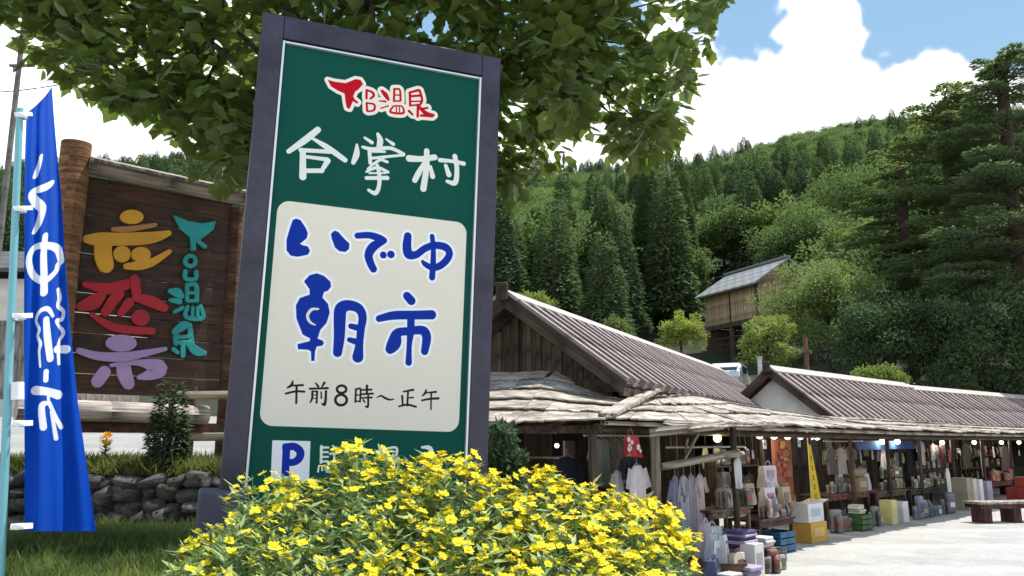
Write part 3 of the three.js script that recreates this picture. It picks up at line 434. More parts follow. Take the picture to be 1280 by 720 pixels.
{
  const cedars = [0, 1, 2, 3, 4].map((i) => cedarCrown(12 + i * 0.8, 2.7 + (i % 3) * 0.3, 5200, 100 + i, 0.62, [0.7, 0.5, 0.6, 0.45, 0.75][i])), broads = [0, 1, 2, 3].map((i) => broadCrown(3.2 + 0.3 * i, 2.9, 6.0, 60, 80, 0.36, 200 + i));
  const cTrunk = trunkGeo(11, 0.2), bTrunk = trunkGeo(6, 0.18);
  seed(77); const spots = [];
  for (let d = 60; d < 262; d += 4.5) for (let x = -0.72 * d; x < 0.74 * d; x += 4.7) {
    const X = x + rr(-2.4, 2.4), Dd = d + rr(-2.2, 2.2), [px, py] = toPixel(V(X, hillH(X, Dd) + 8, -Dd));
    const patch = fbm(X * 0.02 + 5, Dd * 0.02 + 3, 0, 3), right = sstep(0.15, 0.45, X / Dd) * 0.14 + sstep(-0.25, -0.5, X / Dd) * 0.1;
    if (Dd < 78 && px > 860 && px < 1010) continue;
    const broad = patch + right + rr(-0.09, 0.09) > 0.545;
    spots.push({ X, Dd, px, py, broad, kind: Math.floor(rnd() * 5), mat: Math.floor(rnd() * 4), s: rr(0.75, 1.12) * interp([[70, 1], [130, 0.78], [260, 0.7]], Dd), t: rr(0, 6.28), seen: (px > 618 && px < 1300 && py > 120 && py < 500) || (px > 88 && px < 290 && py < 330) || (px < 40 && px > -20), near: Dd });
  }
  spots.sort((a, b) => (b.seen - a.seen) || (a.near - b.near));
  const shown = spots.slice(0, 300), rest = spots.slice(300);
  for (const t of shown) {
    const o = thing(t.broad ? 'broadleaf_tree' : 'cedar_tree', t.broad ? 'rounded mid green broadleaf tree among cedars on the forested hillside' : 'pointed dark green cedar tree in the dense forest on the hillside', 'tree', V(t.X, hillH(t.X, t.Dd), -t.Dd), t.t, t.broad ? 'broadleaf trees of the hillside forest' : 'cedar trees of the hillside forest');
    o.scale.set(t.s, t.s * (0.92 + 0.16 * hash(Math.round(t.X * 9), 4)), t.s);
    part(o, 'trunk', t.broad ? bTrunk : cTrunk, trunkM); part(o, 'crown', t.broad ? broads[t.kind % 4] : cedars[t.kind], t.broad ? broadMats[t.mat % 3] : cedarMats[t.mat]);
  }
  const M = new THREE.Matrix4(), q = new THREE.Quaternion();
  for (const [broad, name, label] of [[false, 'distant_cedar_wood', 'dark cedar wood closing the upper slope of the hill'], [true, 'distant_broadleaf_wood', 'mid green broadleaf wood scattered over the upper slope of the hill']]) {
    const list = rest.filter((t) => t.broad === broad), im = new THREE.InstancedMesh(broad ? broads[1] : cedars[2], broad ? broadMats[0] : cedarMats[0], list.length); im.name = name; tag(im, label, 'woodland', null, 'stuff'); shadows(im);
    list.forEach((t, i) => im.setMatrixAt(i, M.compose(V(t.X, hillH(t.X, t.Dd), -t.Dd), q.setFromAxisAngle(V(0, 1, 0), t.t), V(t.s, t.s, t.s)))); scene.add(im);
  }
}
// single trees that stand out nearer the market
function placeTree(name, label, crown, mat, px, baseY, depth, trunkH, trunkR, extra) { const b = P(px, baseY, depth), o = thing(name, label, 'tree', b, rr(0, 6)); part(o, 'trunk', trunkGeo(trunkH, trunkR, rr(-0.2, 0.2)), trunkM); part(o, 'crown', crown, mat); if (extra) extra(o); o.position.y = Math.min(b.y, hillH(b.x, depth) + 0.1); return o; }
const mPerPx = (d) => d / F * 1.02;
function coniferAt(name, label, px, topY, depth, rpx, sd, mat, opt = {}) { const g0 = hillH(P(px, 400, depth).x, depth), h = P(px, topY, depth).y - g0, b = P(px, 400, depth), o = thing(name, label, 'tree', V(b.x, g0, -depth), sd); part(o, 'trunk', trunkGeo(h * 0.85, h * 0.016), trunkM); part(o, 'crown', cedarCrown(h, rpx * mPerPx(depth), opt.n ?? 6000, sd, opt.len ?? 0.6, opt.power ?? 0.6, opt.low ?? 0.06), mat); return o; }
function broadAt(name, label, px, topY, botY, depth, rpx, sd, mat, opt = {}) { const b = P(px, 400, depth), g0 = Math.max(0, hillH(b.x, depth)), t = P(px, topY, depth).y, lo = P(px, botY, depth).y, cy = (t + lo) / 2 - g0, ry = (t - lo) / 2, o = thing(name, label, opt.cat ?? 'tree', V(b.x, g0, -depth), sd); part(o, opt.cat === 'shrub' ? 'stem' : 'trunk', trunkGeo(Math.max(0.5, cy), 0.04 * rpx * mPerPx(depth) + 0.03), trunkM); part(o, opt.cat === 'shrub' ? 'foliage' : 'crown', broadCrown(rpx * mPerPx(depth), ry, cy, opt.c ?? 60, opt.n ?? 70, opt.size ?? 0.28, sd), mat); return o; }
coniferAt('cypress_tree', 'tall dense cypress with a pointed top standing beside the wooden hillside house', 852, 192, 73, 36, 301, veg([0.13, 0.20, 0.06], 0.4), { n: 30000, len: 0.42, power: 0.45 });
coniferAt('cypress_tree', 'tall dense cypress with two blunt tips just beyond the pointed cypress', 816, 208, 75, 34, 302, veg([0.115, 0.18, 0.058], 0.4), { n: 28000, len: 0.42, power: 0.45 });
coniferAt('cedar_tree', 'broad drooping cedar rising behind the long tiled stall roof', 755, 250, 70, 52, 303, veg([0.115, 0.175, 0.07], 0.4), { n: 22000, len: 0.5, power: 0.7, low: 0.2 });
coniferAt('cedar_tree', 'shaggy cedar between the drooping cedar and the green sign frame', 668, 262, 72, 46, 304, veg([0.105, 0.165, 0.066], 0.4), { n: 20000, len: 0.5, power: 0.65, low: 0.15 });
broadAt('garden_shrub', 'bright yellow green clipped shrub above the long tiled roof', 850, 392, 446, 44, 27, 311, veg([0.34, 0.40, 0.08], 0.4), { cat: 'shrub', size: 0.12, c: 60, n: 130 });
broadAt('young_tree', 'bright green leafy young tree hiding the corner of the wooden house', 958, 395, 472, 42, 32, 312, veg([0.29, 0.36, 0.09], 0.45), { size: 0.15, c: 70, n: 150 });
broadAt('maple_tree', 'spreading light green maple in front of the wooden house gable', 1035, 322, 470, 46, 78, 313, veg([0.23, 0.30, 0.09], 0.45), { size: 0.17, c: 130, n: 220 });
broadAt('garden_shrub', 'low pale green shrub just behind the ridge of the second stall roof', 1098, 458, 492, 33, 32, 314, veg([0.20, 0.28, 0.055], 0.4), { cat: 'shrub', size: 0.16, c: 40, n: 60 });
broadAt('garden_shrub', 'small rounded yellow green shrub peeping over the first stall ridge', 668, 368, 400, 40, 26, 315, veg([0.22, 0.29, 0.05], 0.4), { cat: 'shrub', size: 0.18, c: 36, n: 50 });
broadAt('garden_shrub', 'tiny pale shrub over the middle of the first stall ridge', 772, 396, 432, 42, 18, 316, veg([0.17, 0.23, 0.06], 0.4), { cat: 'shrub', size: 0.16, c: 26, n: 44 });
broadAt('evergreen_tree', 'dark evergreen with drooping leaves behind the second stall roof', 1112, 365, 500, 40, 62, 317, veg([0.09, 0.145, 0.055], 0.35), { size: 0.17, c: 120, n: 190 });
broadAt('evergreen_tree', 'deep green evergreen at the far end of the stall roofs', 1225, 350, 510, 38, 75, 318, veg([0.08, 0.13, 0.05], 0.35), { size: 0.17, c: 130, n: 200 });
broadAt('hillside_oak', 'rounded mid green oak above the wooden house on the slope', 1010, 268, 350, 74, 60, 319, veg([0.14, 0.21, 0.06], 0.45), { size: 0.26, c: 100, n: 140 });
broadAt('hillside_oak', 'large mid green oak on the slope behind the layered firs', 1085, 205, 330, 80, 70, 320, veg([0.15, 0.22, 0.062], 0.45), { size: 0.26, c: 110, n: 140 });
broadAt('boundary_hedge', 'dark clipped shrub closing the gap behind the third stall roof', 1180, 462, 520, 36.5, 34, 331, veg([0.075, 0.12, 0.045], 0.35), { cat: 'shrub', size: 0.15, c: 60, n: 150 });
broadAt('boundary_hedge', 'round dark shrub under the tallest layered fir', 1236, 462, 520, 37.5, 36, 332, veg([0.08, 0.13, 0.05], 0.35), { cat: 'shrub', size: 0.15, c: 60, n: 150 });
broadAt('boundary_hedge', 'loose dark shrub past the end of the deep green evergreen', 1292, 466, 522, 38, 38, 333, veg([0.07, 0.115, 0.045], 0.35), { cat: 'shrub', size: 0.15, c: 60, n: 150 });
// firs with open, layered boughs
function layeredFir(label, px, topY, depth, rTop, rLow, sd, lowY, mat) {
  const b = P(px, 300, depth), g0 = hillH(b.x, depth), H = P(px, topY, depth).y - g0, y0 = P(px, lowY, depth).y - g0, o = thing('layered_fir', label, 'tree', V(b.x, g0, -depth));
  part(o, 'trunk', log(V(0, -0.5, 0), V(0.3, H * 0.97, 0), 0.30, 0.06, 9, 10, sd), bark([0.09, 0.062, 0.05]));
  seed(sd); const L = new Leaves(), B = [];
  for (let y = y0; y < H; y += rr(0.5, 0.85)) {
    const t = (y - y0) / (H - y0), n = 4 + Math.floor(rnd() * 4);
    for (let k = 0; k < n; k++) {
      const a = rr(0, 6.283), len = lerp(rLow, rTop, t) * rr(0.55, 1.2), out = V(Math.cos(a), 0, Math.sin(a)), sag = rr(0.02, 0.2), yy = y + rr(-0.25, 0.25), at = (s) => out.clone().multiplyScalar(s * len).add(V(0.3 * t, yy + s * len * 0.12 - sag * s * s * len, 0));
      B.push(bar(at(0), at(0.5), 0.05, 0.035, 5), bar(at(0.5), at(0.95), 0.035, 0.012, 5));
      const side = V(-out.z, 0, out.x), N = Math.ceil(len * 110);
      for (let i = 0; i < N; i++) { const s = Math.pow(rr(0.05, 1), 0.7), w = (0.28 + 0.3 * Math.sin(s * 3)) * len * 0.42, off = rr(-1, 1), p = at(s).addScaledVector(side, off * w).add(V(0, rr(-0.09, 0.13) - Math.abs(off) * 0.1, 0)), d = out.clone().addScaledVector(side, off * 0.9).add(V(0, rr(-0.45, 0.2), 0)).normalize(); L.kite(p, d, side.clone().addScaledVector(out, -off * 0.6).add(V(0, rr(-0.3, 0.3), 0)).normalize(), rr(0.2, 0.38), rr(0.09, 0.16), rr(0, 0.3), tint(0.2)); }
    }
  }
  part(o, 'branches', merge(B), trunkM); part(o, 'crown', L.build(), mat); return o;
}
layeredFir('tallest layered fir with sky showing between its upper boughs', 1268, 66, 40, 1.6, 5.8, 401, 400, veg([0.17, 0.235, 0.085], 0.5));
layeredFir('flat topped layered fir with bright boughs beside the tallest fir', 1190, 118, 44, 2.6, 4.6, 402, 400, veg([0.22, 0.285, 0.085], 0.5));
layeredFir('shorter layered fir leaning out over the maple', 1128, 176, 48, 1.6, 4.6, 403, 400, veg([0.19, 0.255, 0.085], 0.5));

// ================= the broadleaf tree behind the sign =================
{
  const base = V(-1.35, lawnH(-1.35, 7.5) - 0.05, -7.5), t = thing('street_tree', 'big leafed tree spreading its crown over the green sign', 'tree', base);
  const barkM = bark([0.13, 0.105, 0.085]);
  const lower = [[-80, 5], [0, 22], [30, 70], [75, 80], [110, 104], [140, 124], [165, 148], [200, 150], [215, 180], [255, 190], [270, 214], [300, 222], [400, 160], [560, 200], [625, 238], [660, 220], [690, 205], [705, 166], [740, 160], [760, 190], [800, 206], [830, 188], [850, 165], [880, 70], [918, 12], [960, -60], [1010, -200]];
  const right = [[-420, 780], [-300, 900], [-150, 960], [-60, 950], [0, 905], [20, 900], [60, 878], [90, 866], [130, 846], [170, 840], [205, 822]];
  const maple = [[0, 0.02], [-0.2, -0.02], [-0.42, 0.1], [-0.43, 0.32], [-0.52, 0.54], [-0.31, 0.66], [-0.17, 0.84], [0, 1.02], [0.17, 0.84], [0.31, 0.66], [0.52, 0.54], [0.43, 0.32], [0.42, 0.1], [0.2, -0.02]];
  seed(31); const L = new Leaves(), tw = [], centres = [];
  let tries = 0;
  while (centres.length < 2100 && tries++ < 200000) {
    const d = lerp(6.05, 8.5, Math.pow(rnd(), 1.15)), px = rr(-110, 960), py = rr(-470, 236);
    if (py > interp(lower, px) - rr(0, 9) || px > interp(right, py) - rr(0, 12)) continue;
    const p = P(px, py, d); if (p.y > 9.2) continue;
    const e = ((p.x + 1.0) / 3.9) ** 2 + ((p.z + 7.6) / 2.0) ** 2 + ((p.y - 5.2) / 4.0) ** 2; if (e > 1.15) continue;
    if (vnoise(p.x * 1.5 + 4, p.y * 1.5, p.z * 1.5 + 9) < 0.43) continue;             // openings between the clumps
    centres.push(p.sub(base));
  }
  const limbs = [];
  const fork = V(0.05, 2.7, 0.05); limbs.push(log(V(0, -0.1, 0), fork, 0.16, 0.1, 12, 8, 2));
  const tips = [];
  for (let k = 0; k < 9; k++) { const a = k * 0.7 + rr(-0.2, 0.2), tip = V(-0.1 + Math.cos(a) * rr(1.2, 2.1), rr(4.3, 5.8), Math.sin(a) * rr(0.7, 1.2)), mid = fork.clone().lerp(tip, 0.5).add(V(0, 0.35, 0)); limbs.push(log(fork, mid, 0.07, 0.1, 8, 4, k), bar(mid, tip, 0.055, 0.02, 7)); tips.push(tip, mid); }
  for (const c of centres) {
    let best = tips[0]; for (const q of tips) if (q.distanceToSquared(c) < best.distanceToSquared(c)) best = q;
    if (rnd() < 0.16) tw.push(bar(best.clone().lerp(c, 0.35), c, 0.012, 0.005, 4));
    const n = 6 + Math.floor(rnd() * 5);
    for (let i = 0; i < n; i++) { const e = dirRnd(), p = c.clone().addScaledVector(e, rr(0.05, 0.2)), dir = V(e.x, -0.35 + 0.55 * e.y, e.z).addScaledVector(dirRnd(), 0.55).normalize(), wide = crossTo(dir).addScaledVector(dirRnd(), 0.55); wide.addScaledVector(dir, -wide.dot(dir)).normalize(); L.shape(maple, p, dir, wide, rr(0.10, 0.18), tint(0.16), rr(0.05, 0.3)); }
  }
  part(t, 'trunk', limbs.shift(), barkM); part(t, 'limbs', merge(limbs), barkM); part(t, 'twigs', merge(tw), barkM);
  const crown = part(t, 'crown', L.build(), leafMat([0.165, 0.235, 0.038], 0.55, { vertexColors: true, roughness: 0.55, specularIntensity: 0.7 }));
}

// ================= yellow flowers in front of the sign =================
{
  const bx = V(-0.35, 0.8, -3.75), b = thing('flower_bush', 'large bush of bright yellow daisies at the foot of the green sign', 'flower bush', bx);
  const outline = [[215, 700], [240, 676], [268, 650], [290, 602], [310, 588], [350, 592], [400, 598], [425, 560], [440, 552], [470, 556], [500, 580], [530, 566], [560, 562], [590, 572], [620, 590], [650, 598], [680, 574], [700, 598], [740, 596], [780, 618], [815, 618], [845, 628], [860, 660], [868, 720]];
  seed(41); const L = new Leaves(), stems = [], heads = [];
  const add = (px, d, front) => {
    const topY = interp(outline, px), roof = P(px, topY, 4.05).y, cut = (4.15 - d) / 1.1, h = lerp(roof, 1.16, clamp(cut + rr(-0.12, 0.1))) - rr(0, 0.05);
    const tip = P(px, 600, d); tip.y = h; const foot = V(tip.x * 0.88 - 0.05 + rr(-0.1, 0.1), lawnH(clamp(tip.x * 0.88, -2, 1.0), d) - 0.04, tip.z * 0.97 - 0.12 + rr(-0.08, 0.08)); if (foot.y > h - 0.15) foot.y = h - 0.5;
    const A = foot.clone().sub(bx), B = tip.clone().sub(bx), M = A.clone().lerp(B, 0.55).add(V(rr(-0.03, 0.03), 0, rr(-0.03, 0.03)));
    stems.push(bar(A, M, 0.0038, 0.003, 5), bar(M, B, 0.003, 0.0018, 5));
    const n = 18 + Math.floor(rnd() * 12);
    for (let i = 0; i < n; i++) { const s = Math.pow(rr(0.12, 1), 0.6), p = s < 0.55 ? A.clone().lerp(M, s / 0.55) : M.clone().lerp(B, (s - 0.55) / 0.45), a = rr(0, 6.283), d2 = V(Math.cos(a), rr(0.05, 0.9), Math.sin(a)).normalize(), w = crossTo(d2).addScaledVector(dirRnd(), 0.35).normalize(); L.kite(p, d2, w, rr(0.05, 0.095), rr(0.016, 0.03), rr(-0.1, 0.45), tint(0.18), 0.4); }
    const dens = interp([[215, 0.35], [300, 0.7], [400, 0.75], [520, 1.15], [860, 1.3]], px), k = Math.floor(rr(0.6, 4.2) * dens * (0.35 + 1.3 * vnoise(px * 0.02 + 3, d * 3.2)) + (cut < 0.2 ? 0.7 : 0));
    for (let i = 0; i < k; i++) { const a = rr(0, 6.283), off = V(Math.cos(a), 0, Math.sin(a)).multiplyScalar(i ? rr(0.025, 0.07) : 0.005).add(V(0, rr(-0.03, 0.02), 0)), q = B.clone().add(off); if (i) stems.push(bar(B.clone().add(V(0, -0.06, 0)), q, 0.0018, 0.0014, 4)); heads.push({ p: q, n: V(off.x * 5 + rr(-0.4, 0.4) + 0.12, rr(0.55, 1), off.z * 5 + rr(-0.25, 0.55)).normalize(), s: rr(0.7, 1.15), d }); }
  };
  for (let i = 0; i < 700; i++) { const d = rr(3.05, 4.2), px = rr(224, 864); if (d < 3.5 && px < 250 + (3.5 - d) * 40) continue; add(px, d); }
  for (const [px, d] of [[430, 4.15], [436, 4.1], [446, 4.12], [452, 4.15], [468, 4.1], [420, 4.1], [440, 4.0], [458, 4.05], [680, 4.1], [676, 4.12], [686, 4.1], [838, 3.9], [844, 3.85], [830, 3.9], [850, 3.9], [842, 3.8], [834, 3.8]]) add(px, d);
  part(b, 'stems', merge(stems), std([0.14, 0.2, 0.06]));
  const lf = part(b, 'leaves', L.build(), leafMat([0.36, 0.47, 0.20], 0.4, { vertexColors: true, roughness: 0.5 })); lf.userData.kind = 'stuff';
  // three flower shapes: rays and a domed disc
  const rayM = leafMat([0.90, 0.78, 0.02], 0.3, { roughness: 0.7 }), discM = std([0.76, 0.48, 0.02], { roughness: 0.9 });
  const flowers = [0, 1, 2].map((v) => { const F2 = new Leaves(), n = 9 + v; for (let i = 0; i < n; i++) { const a = i / n * 6.283 + rr(-0.1, 0.1), d = V(Math.cos(a), rr(-0.1, 0.4) + (v === 2 ? 0.5 : 0), Math.sin(a)).normalize(), w = V(-Math.sin(a), rr(-0.15, 0.15), Math.cos(a)).normalize(); F2.kite(V(Math.cos(a) * 0.004, 0.002, Math.sin(a) * 0.004), d, w, rr(0.019, 0.025), rr(0.012, 0.016), rr(-0.1, 0.15), [1, 1, 1], 0.62); } return F2.build(); });
  const disc = new THREE.SphereGeometry(0.0085, 8, 5, 0, 6.283, 0, 1.6).scale(1, 0.7, 1).translate(0, 0.0015, 0);
  heads.sort((p, q) => p.d - q.d);
  // the heads that show largest are parts of their own: those on the near and upper side
  const seen = heads.map((h, i) => ({ h, i, k: toPixel(h.p.clone().add(bx)) })).filter((e) => e.k[1] < 735);
  const order = seen.filter((_, i) => i % Math.max(1, Math.round(seen.length / 300)) === 0).slice(0, 300), chosen = new Set(order.map((e) => e.i));
  const up = V(0, 1, 0), q4 = new THREE.Quaternion(), M4 = new THREE.Matrix4(), restH = [];
  heads.forEach((h, i) => { q4.setFromUnitVectors(up, h.n); if (chosen.has(i)) { const m = part(b, 'flower', flowers[i % 3], rayM, h.p); m.quaternion.copy(q4); m.scale.setScalar(h.s); part(m, 'flower_disc', disc, discM); } else restH.push(M4.clone().compose(h.p, q4, V(h.s, h.s, h.s))); });
  for (const [nm, g, m] of [['smaller_flowers', flowers[1], rayM], ['smaller_flower_discs', disc, discM]]) { const im = new THREE.InstancedMesh(g, m, restH.length); im.name = nm; im.userData.kind = 'stuff'; restH.forEach((x, i) => im.setMatrixAt(i, x)); shadows(im); b.add(im); }
  console.log('flowers', heads.length, 'chosen', chosen.size);
}

// ================= grass on the lawn and weeds on the terrace =================
{
  seed(51); const L = new Leaves();
  for (let i = 0; i < 16; i++) { const a = rr(0, 6.283), d = V(Math.cos(a) * 0.55, rr(0.6, 1.1), Math.sin(a) * 0.55).normalize(); L.kite(V(rr(-0.05, 0.05), 0, rr(-0.05, 0.05)), d, crossTo(d), rr(0.06, 0.13), rr(0.008, 0.014), rr(0.1, 0.5), tint(0.25), 0.35); }
  const g = L.build(), M4 = new THREE.Matrix4(), q = new THREE.Quaternion();
  const scatter = (name, label, list, mat, geo, s0, s1) => { const im = new THREE.InstancedMesh(geo, mat, list.length); im.name = name; tag(im, label, 'grass', null, 'stuff'); list.forEach((p, i) => { const s = rr(s0, s1); im.setMatrixAt(i, M4.compose(p, q.setFromAxisAngle(V(0, 1, 0), rr(0, 6.283)), V(s, s * rr(0.7, 1.2), s))); const w = fbm(p.x * 1.7 + 3, p.z * 1.7 + 8, 0, 3), k = lerp(0.55, 1.35, sstep(0.3, 0.7, w)) * rr(0.85, 1.15); im.setColorAt(i, C(k * lerp(0.85, 1.25, w), k, k * 0.9)); }); scene.add(shadows(im)); };
  const lawn = []; for (let i = 0; i < 16000; i++) { const d = rr(3.2, 9.3), x = rr(-0.72, 0.02) * d; lawn.push(V(x, lawnH(x, d) - 0.01, -d)); }
  scatter('lawn_grass', 'short rough green grass covering the lawn in front of the stone wall', lawn, leafMat([0.15, 0.22, 0.06], 0.4, { vertexColors: true }), g, 0.6, 1.3);
  const weeds = []; for (let i = 0; i < 2600; i++) { const x = rr(-8.4, -2.5); weeds.push(V(x, TERR - 0.02, -rr(9.5, 11.2))); }
  for (let i = 0; i < 900; i++) weeds.push(V(rr(-8.4, -2.4), TERR - 0.02, -rr(11.4, 12.6)));
  for (let i = 0; i < 500; i++) { const x = rr(-8.4, -2.4); weeds.push(V(x, lawnH(x, 9.1) - 0.02, -rr(9.0, 9.25))); }
  scatter('terrace_weeds', 'loose tufts of grass and weeds along the top of the stone wall', weeds, leafMat([0.17, 0.21, 0.06], 0.35, { vertexColors: true }), g, 0.8, 2.6);
}
// upright shrub, fence, plant and wall on the terrace
{
  const at = (px, py, d) => P(px, py, d), b = at(208, 585, 9.75); b.y = TERR;
  const s = thing('upright_shrub', 'narrow dark upright shrub growing at the foot of the carved sign', 'shrub', b); part(s, 'stem', trunkGeo(0.8, 0.03), trunkM); part(s, 'foliage', cedarCrown(1.08, 0.2, 2600, 61, 0.11, 0.3, 0.02), veg([0.05, 0.085, 0.035]));
  const y = at(130, 585, 9.8); y.y = TERR;
  const p = thing('marigold_plant', 'small plant with a single deep yellow bloom under the sill log', 'plant', y); seed(63);
  const L = new Leaves(), K = new Leaves(); for (let i = 0; i < 60; i++) { const a = rr(0, 6.28), d = V(Math.cos(a), rr(0.2, 1), Math.sin(a)).normalize(); L.kite(V(0, rr(0.02, 0.3), 0), d, crossTo(d), rr(0.06, 0.13), 0.03, 0.2, tint(0.2)); }
  for (let i = 0; i < 90; i++) { const d = dirRnd(); K.kite(V(0, 0.39, 0).addScaledVector(d, 0.04), d, crossTo(d), 0.055, 0.04, 0.2, [1, 1, 1]); }
  part(p, 'stem', bar(V(0, -0.02, 0), V(0, 0.4, 0), 0.012, 0.009, 6), std([0.1, 0.16, 0.05])); part(p, 'leaves', L.build(), veg([0.1, 0.17, 0.05])); part(p, 'bloom', K.build(), leafMat([0.82, 0.46, 0.01], 0.2));
  const fz = 10.9, f = thing('log_fence', 'pale round rail fence ending behind the green sign', 'fence', V(at(226, 560, fz).x, TERR, -fz)), pale = wood([0.46, 0.41, 0.33]), o = f.position;
  for (const py of [493, 545]) part(f, 'rail', log(at(222, py + 1, fz).sub(o), at(420, py, fz).sub(o), 0.055, 0.08, 10, 8, py), pale);
  for (const px of [236, 330, 410]) part(f, 'post', log(V(at(px, 500, fz).x - o.x, -0.05, -0.1), V(at(px, 500, fz).x - o.x, at(px, 482, fz).y - TERR, -0.1), 0.06, 0.08, 10, 6, px), bark([0.13, 0.085, 0.06]));
  struct('access_road', heightField(-18, -2.3, 10, -12.4, -26, 10, (x, d) => interp([[12.4, 1.34], [13, 1.44], [22.5, 2.42], [26, 2.42]], d)), std([0.40, 0.395, 0.38], { map: rep(paveT, 0.4), roughness: 0.95 }));
  // pale house at the end of the terrace
  const h = thing('pale_house', 'pale two storey house with grey boarded band behind the banner pole', 'house', V(-19.5, TERR, -23)), white = plain([0.66, 0.63, 0.60]), grey = [wood([0.30, 0.29, 0.28]), wood([0.36, 0.345, 0.33])];
  part(h, 'lower_wall', box(6.6, 1.5, 6, 3.3, 0.75, -3), white); part(h, 'upper_wall', box(6.6, 1.2, 6, 3.3, 3.9 + 0.4, -3), white); part(h, 'middle_wall', box(6.5, 2.2, 5.9, 3.25, 2.6, -3), grey[1]);
  for (let i = 0; i < 22; i++) part(h, 'board', box(0.285, 2.18, 0.03, 0.15 + i * 0.3, 2.6, 0.0), grey[i % 2]);
  part(h, 'roof', slab(V(-0.4, 5.1, 0.6), V(7.1, 5.1, 0.6), V(7.1, 6.4, -3), V(-0.4, 6.4, -3), 0.12), std([0.13, 0.13, 0.14], { map: mottT })); part(h, 'roof', slab(V(7.1, 5.1, -6.6), V(-0.4, 5.1, -6.6), V(-0.4, 6.4, -3), V(7.1, 6.4, -3), 0.12), std([0.13, 0.13, 0.14], { map: mottT }));
  const k = G(0, 705, 1.08), st = single('kerb_stone', 'flat weathered stone lying in the grass by the banner pole', 'stone', rbox(0.9, 0.16, 0.5, 0.03), std([0.26, 0.24, 0.23], { map: mottT, bumpMap: mottB, bumpScale: 0.01 }), V(k.x - 0.42, lawnH(k.x, -k.z) + 0.07, k.z + 0.1), -0.9);
  // utility pole and its cable
  const up = thing('utility_pole', 'slender grey utility pole rising beyond the banner', 'pole', V(P(15, 180, 20).x, TERR, -20)), pm = std([0.22, 0.21, 0.2], { map: mottT }), ux = 0;
  part(up, 'shaft', bar(V(0, -0.4, 0), V(P(32, 10, 20).x - up.position.x, P(32, 10, 20).y - TERR, 0), 0.085, 0.06, 12), pm); part(up, 'cross_arm', beam(V(-0.3, P(26, 82, 20).y - TERR, 0), V(0.35, P(26, 82, 20).y - TERR, 0), 0.06, 0.06), pm);
  const c = thing('overhead_cable', 'thin dark cable strung past the utility pole', 'cable', V(0, 0, 0)); const pts = [P(-120, 122, 20), P(0, 115, 20), P(25, 113, 20), P(110, 100, 20), P(420, 40, 22), P(760, -60, 26)];
  part(c, 'wire', new THREE.TubeGeometry(new THREE.CatmullRomCurve3(pts), 60, 0.014, 5), std([0.03, 0.03, 0.035]));
}

// ================= market buildings =================
const roofBase = [[0.10, 0.034, 0.038], [0.105, 0.038, 0.042]].map((c) => std(c, { map: rep(mottT, 0.6), bumpMap: fineB, bumpScale: 0.002, roughness: 0.7 }));
const ribM = [[0.52, 0.42, 0.41], [0.42, 0.33, 0.325], [0.60, 0.50, 0.485]].map((c) => std(c, { map: rep(mottT, 0.8), roughness: 0.6 }));
const capM = std([0.54, 0.47, 0.445], { map: rep(softT, 0.7), roughness: 0.7 });
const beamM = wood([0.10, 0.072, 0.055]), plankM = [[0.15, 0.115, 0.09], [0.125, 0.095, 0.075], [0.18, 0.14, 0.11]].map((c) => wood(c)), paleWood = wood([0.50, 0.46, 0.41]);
const barkMs = [[0.66, 0.61, 0.57], [0.57, 0.53, 0.49], [0.72, 0.68, 0.64], [0.62, 0.57, 0.53]].map((c) => bark(c));
// a gable roof: ridge along -z from z = 0; ribs run down the slopes
function gableRoof(o, hw, len, ridge, eave, gap, ribW, ribH, both = true) {
  const sl = Math.hypot(hw, ridge - eave), nx = (ridge - eave) / sl, ny = hw / sl;
  for (const s of both ? [1, -1] : [1]) {
    const q = [V(0, ridge, 0), V(s * hw, eave, 0), V(s * hw, eave, -len), V(0, ridge, -len)]; if (s < 0) q.reverse();
    part(o, 'roof_sheet', slab(...q, 0.06), roofBase[s > 0 ? 0 : 1]);
    const n = Math.floor(len / gap);
    const rg = new THREE.CylinderGeometry(ribW / 2, ribW / 2, sl - 0.1, 6, 1); rg.scale(1, 1, ribH * 2 / ribW); 
    for (let i = 0; i <= n; i++) {
      const z = -0.06 - i * (len - 0.12) / n, big = i % 2 === 0, g = !big && gap > 0.2 ? null : beam(V(s * 0.1, ridge - 0.1 * (ridge - eave) / hw, z), V(s * (hw + 0.02), eave - 0.015, z), big ? ribH : ribH * 0.6, big ? ribW : ribW * 0.55);
      if (g) part(o, 'roof_rib', g.translate(s * nx * ribH * 0.35, ny * ribH * 0.35, 0), ribM[(i * 7 + (s > 0 ? 0 : 1)) % 3]);
    }
    part(o, 'verge_board', beam(V(s * 0.02, ridge - 0.06, 0.03), V(s * (hw + 0.03), eave - 0.07, 0.03), 0.2, 0.06), beamM);
    part(o, 'eave_board', box(0.05, 0.13, len, s * (hw - 0.03), eave - 0.125, -len / 2), beamM);
    part(o, 'ridge_cap', slab(...(s > 0 ? [V(0.0, ridge + 0.14, 0.08), V(0.26, ridge - 0.04, 0.08), V(0.26, ridge - 0.04, -len - 0.05), V(0.0, ridge + 0.14, -len - 0.05)] : [V(0.0, ridge + 0.14, -len - 0.05), V(-0.26, ridge - 0.04, -len - 0.05), V(-0.26, ridge - 0.04, 0.08), V(0.0, ridge + 0.14, 0.08)]), 0.05), capM);
  }
  part(o, 'ridge_end', rbox(0.2, 0.3, 0.1, 0.03, 0, ridge + 0.08, 0.13), beamM);
}
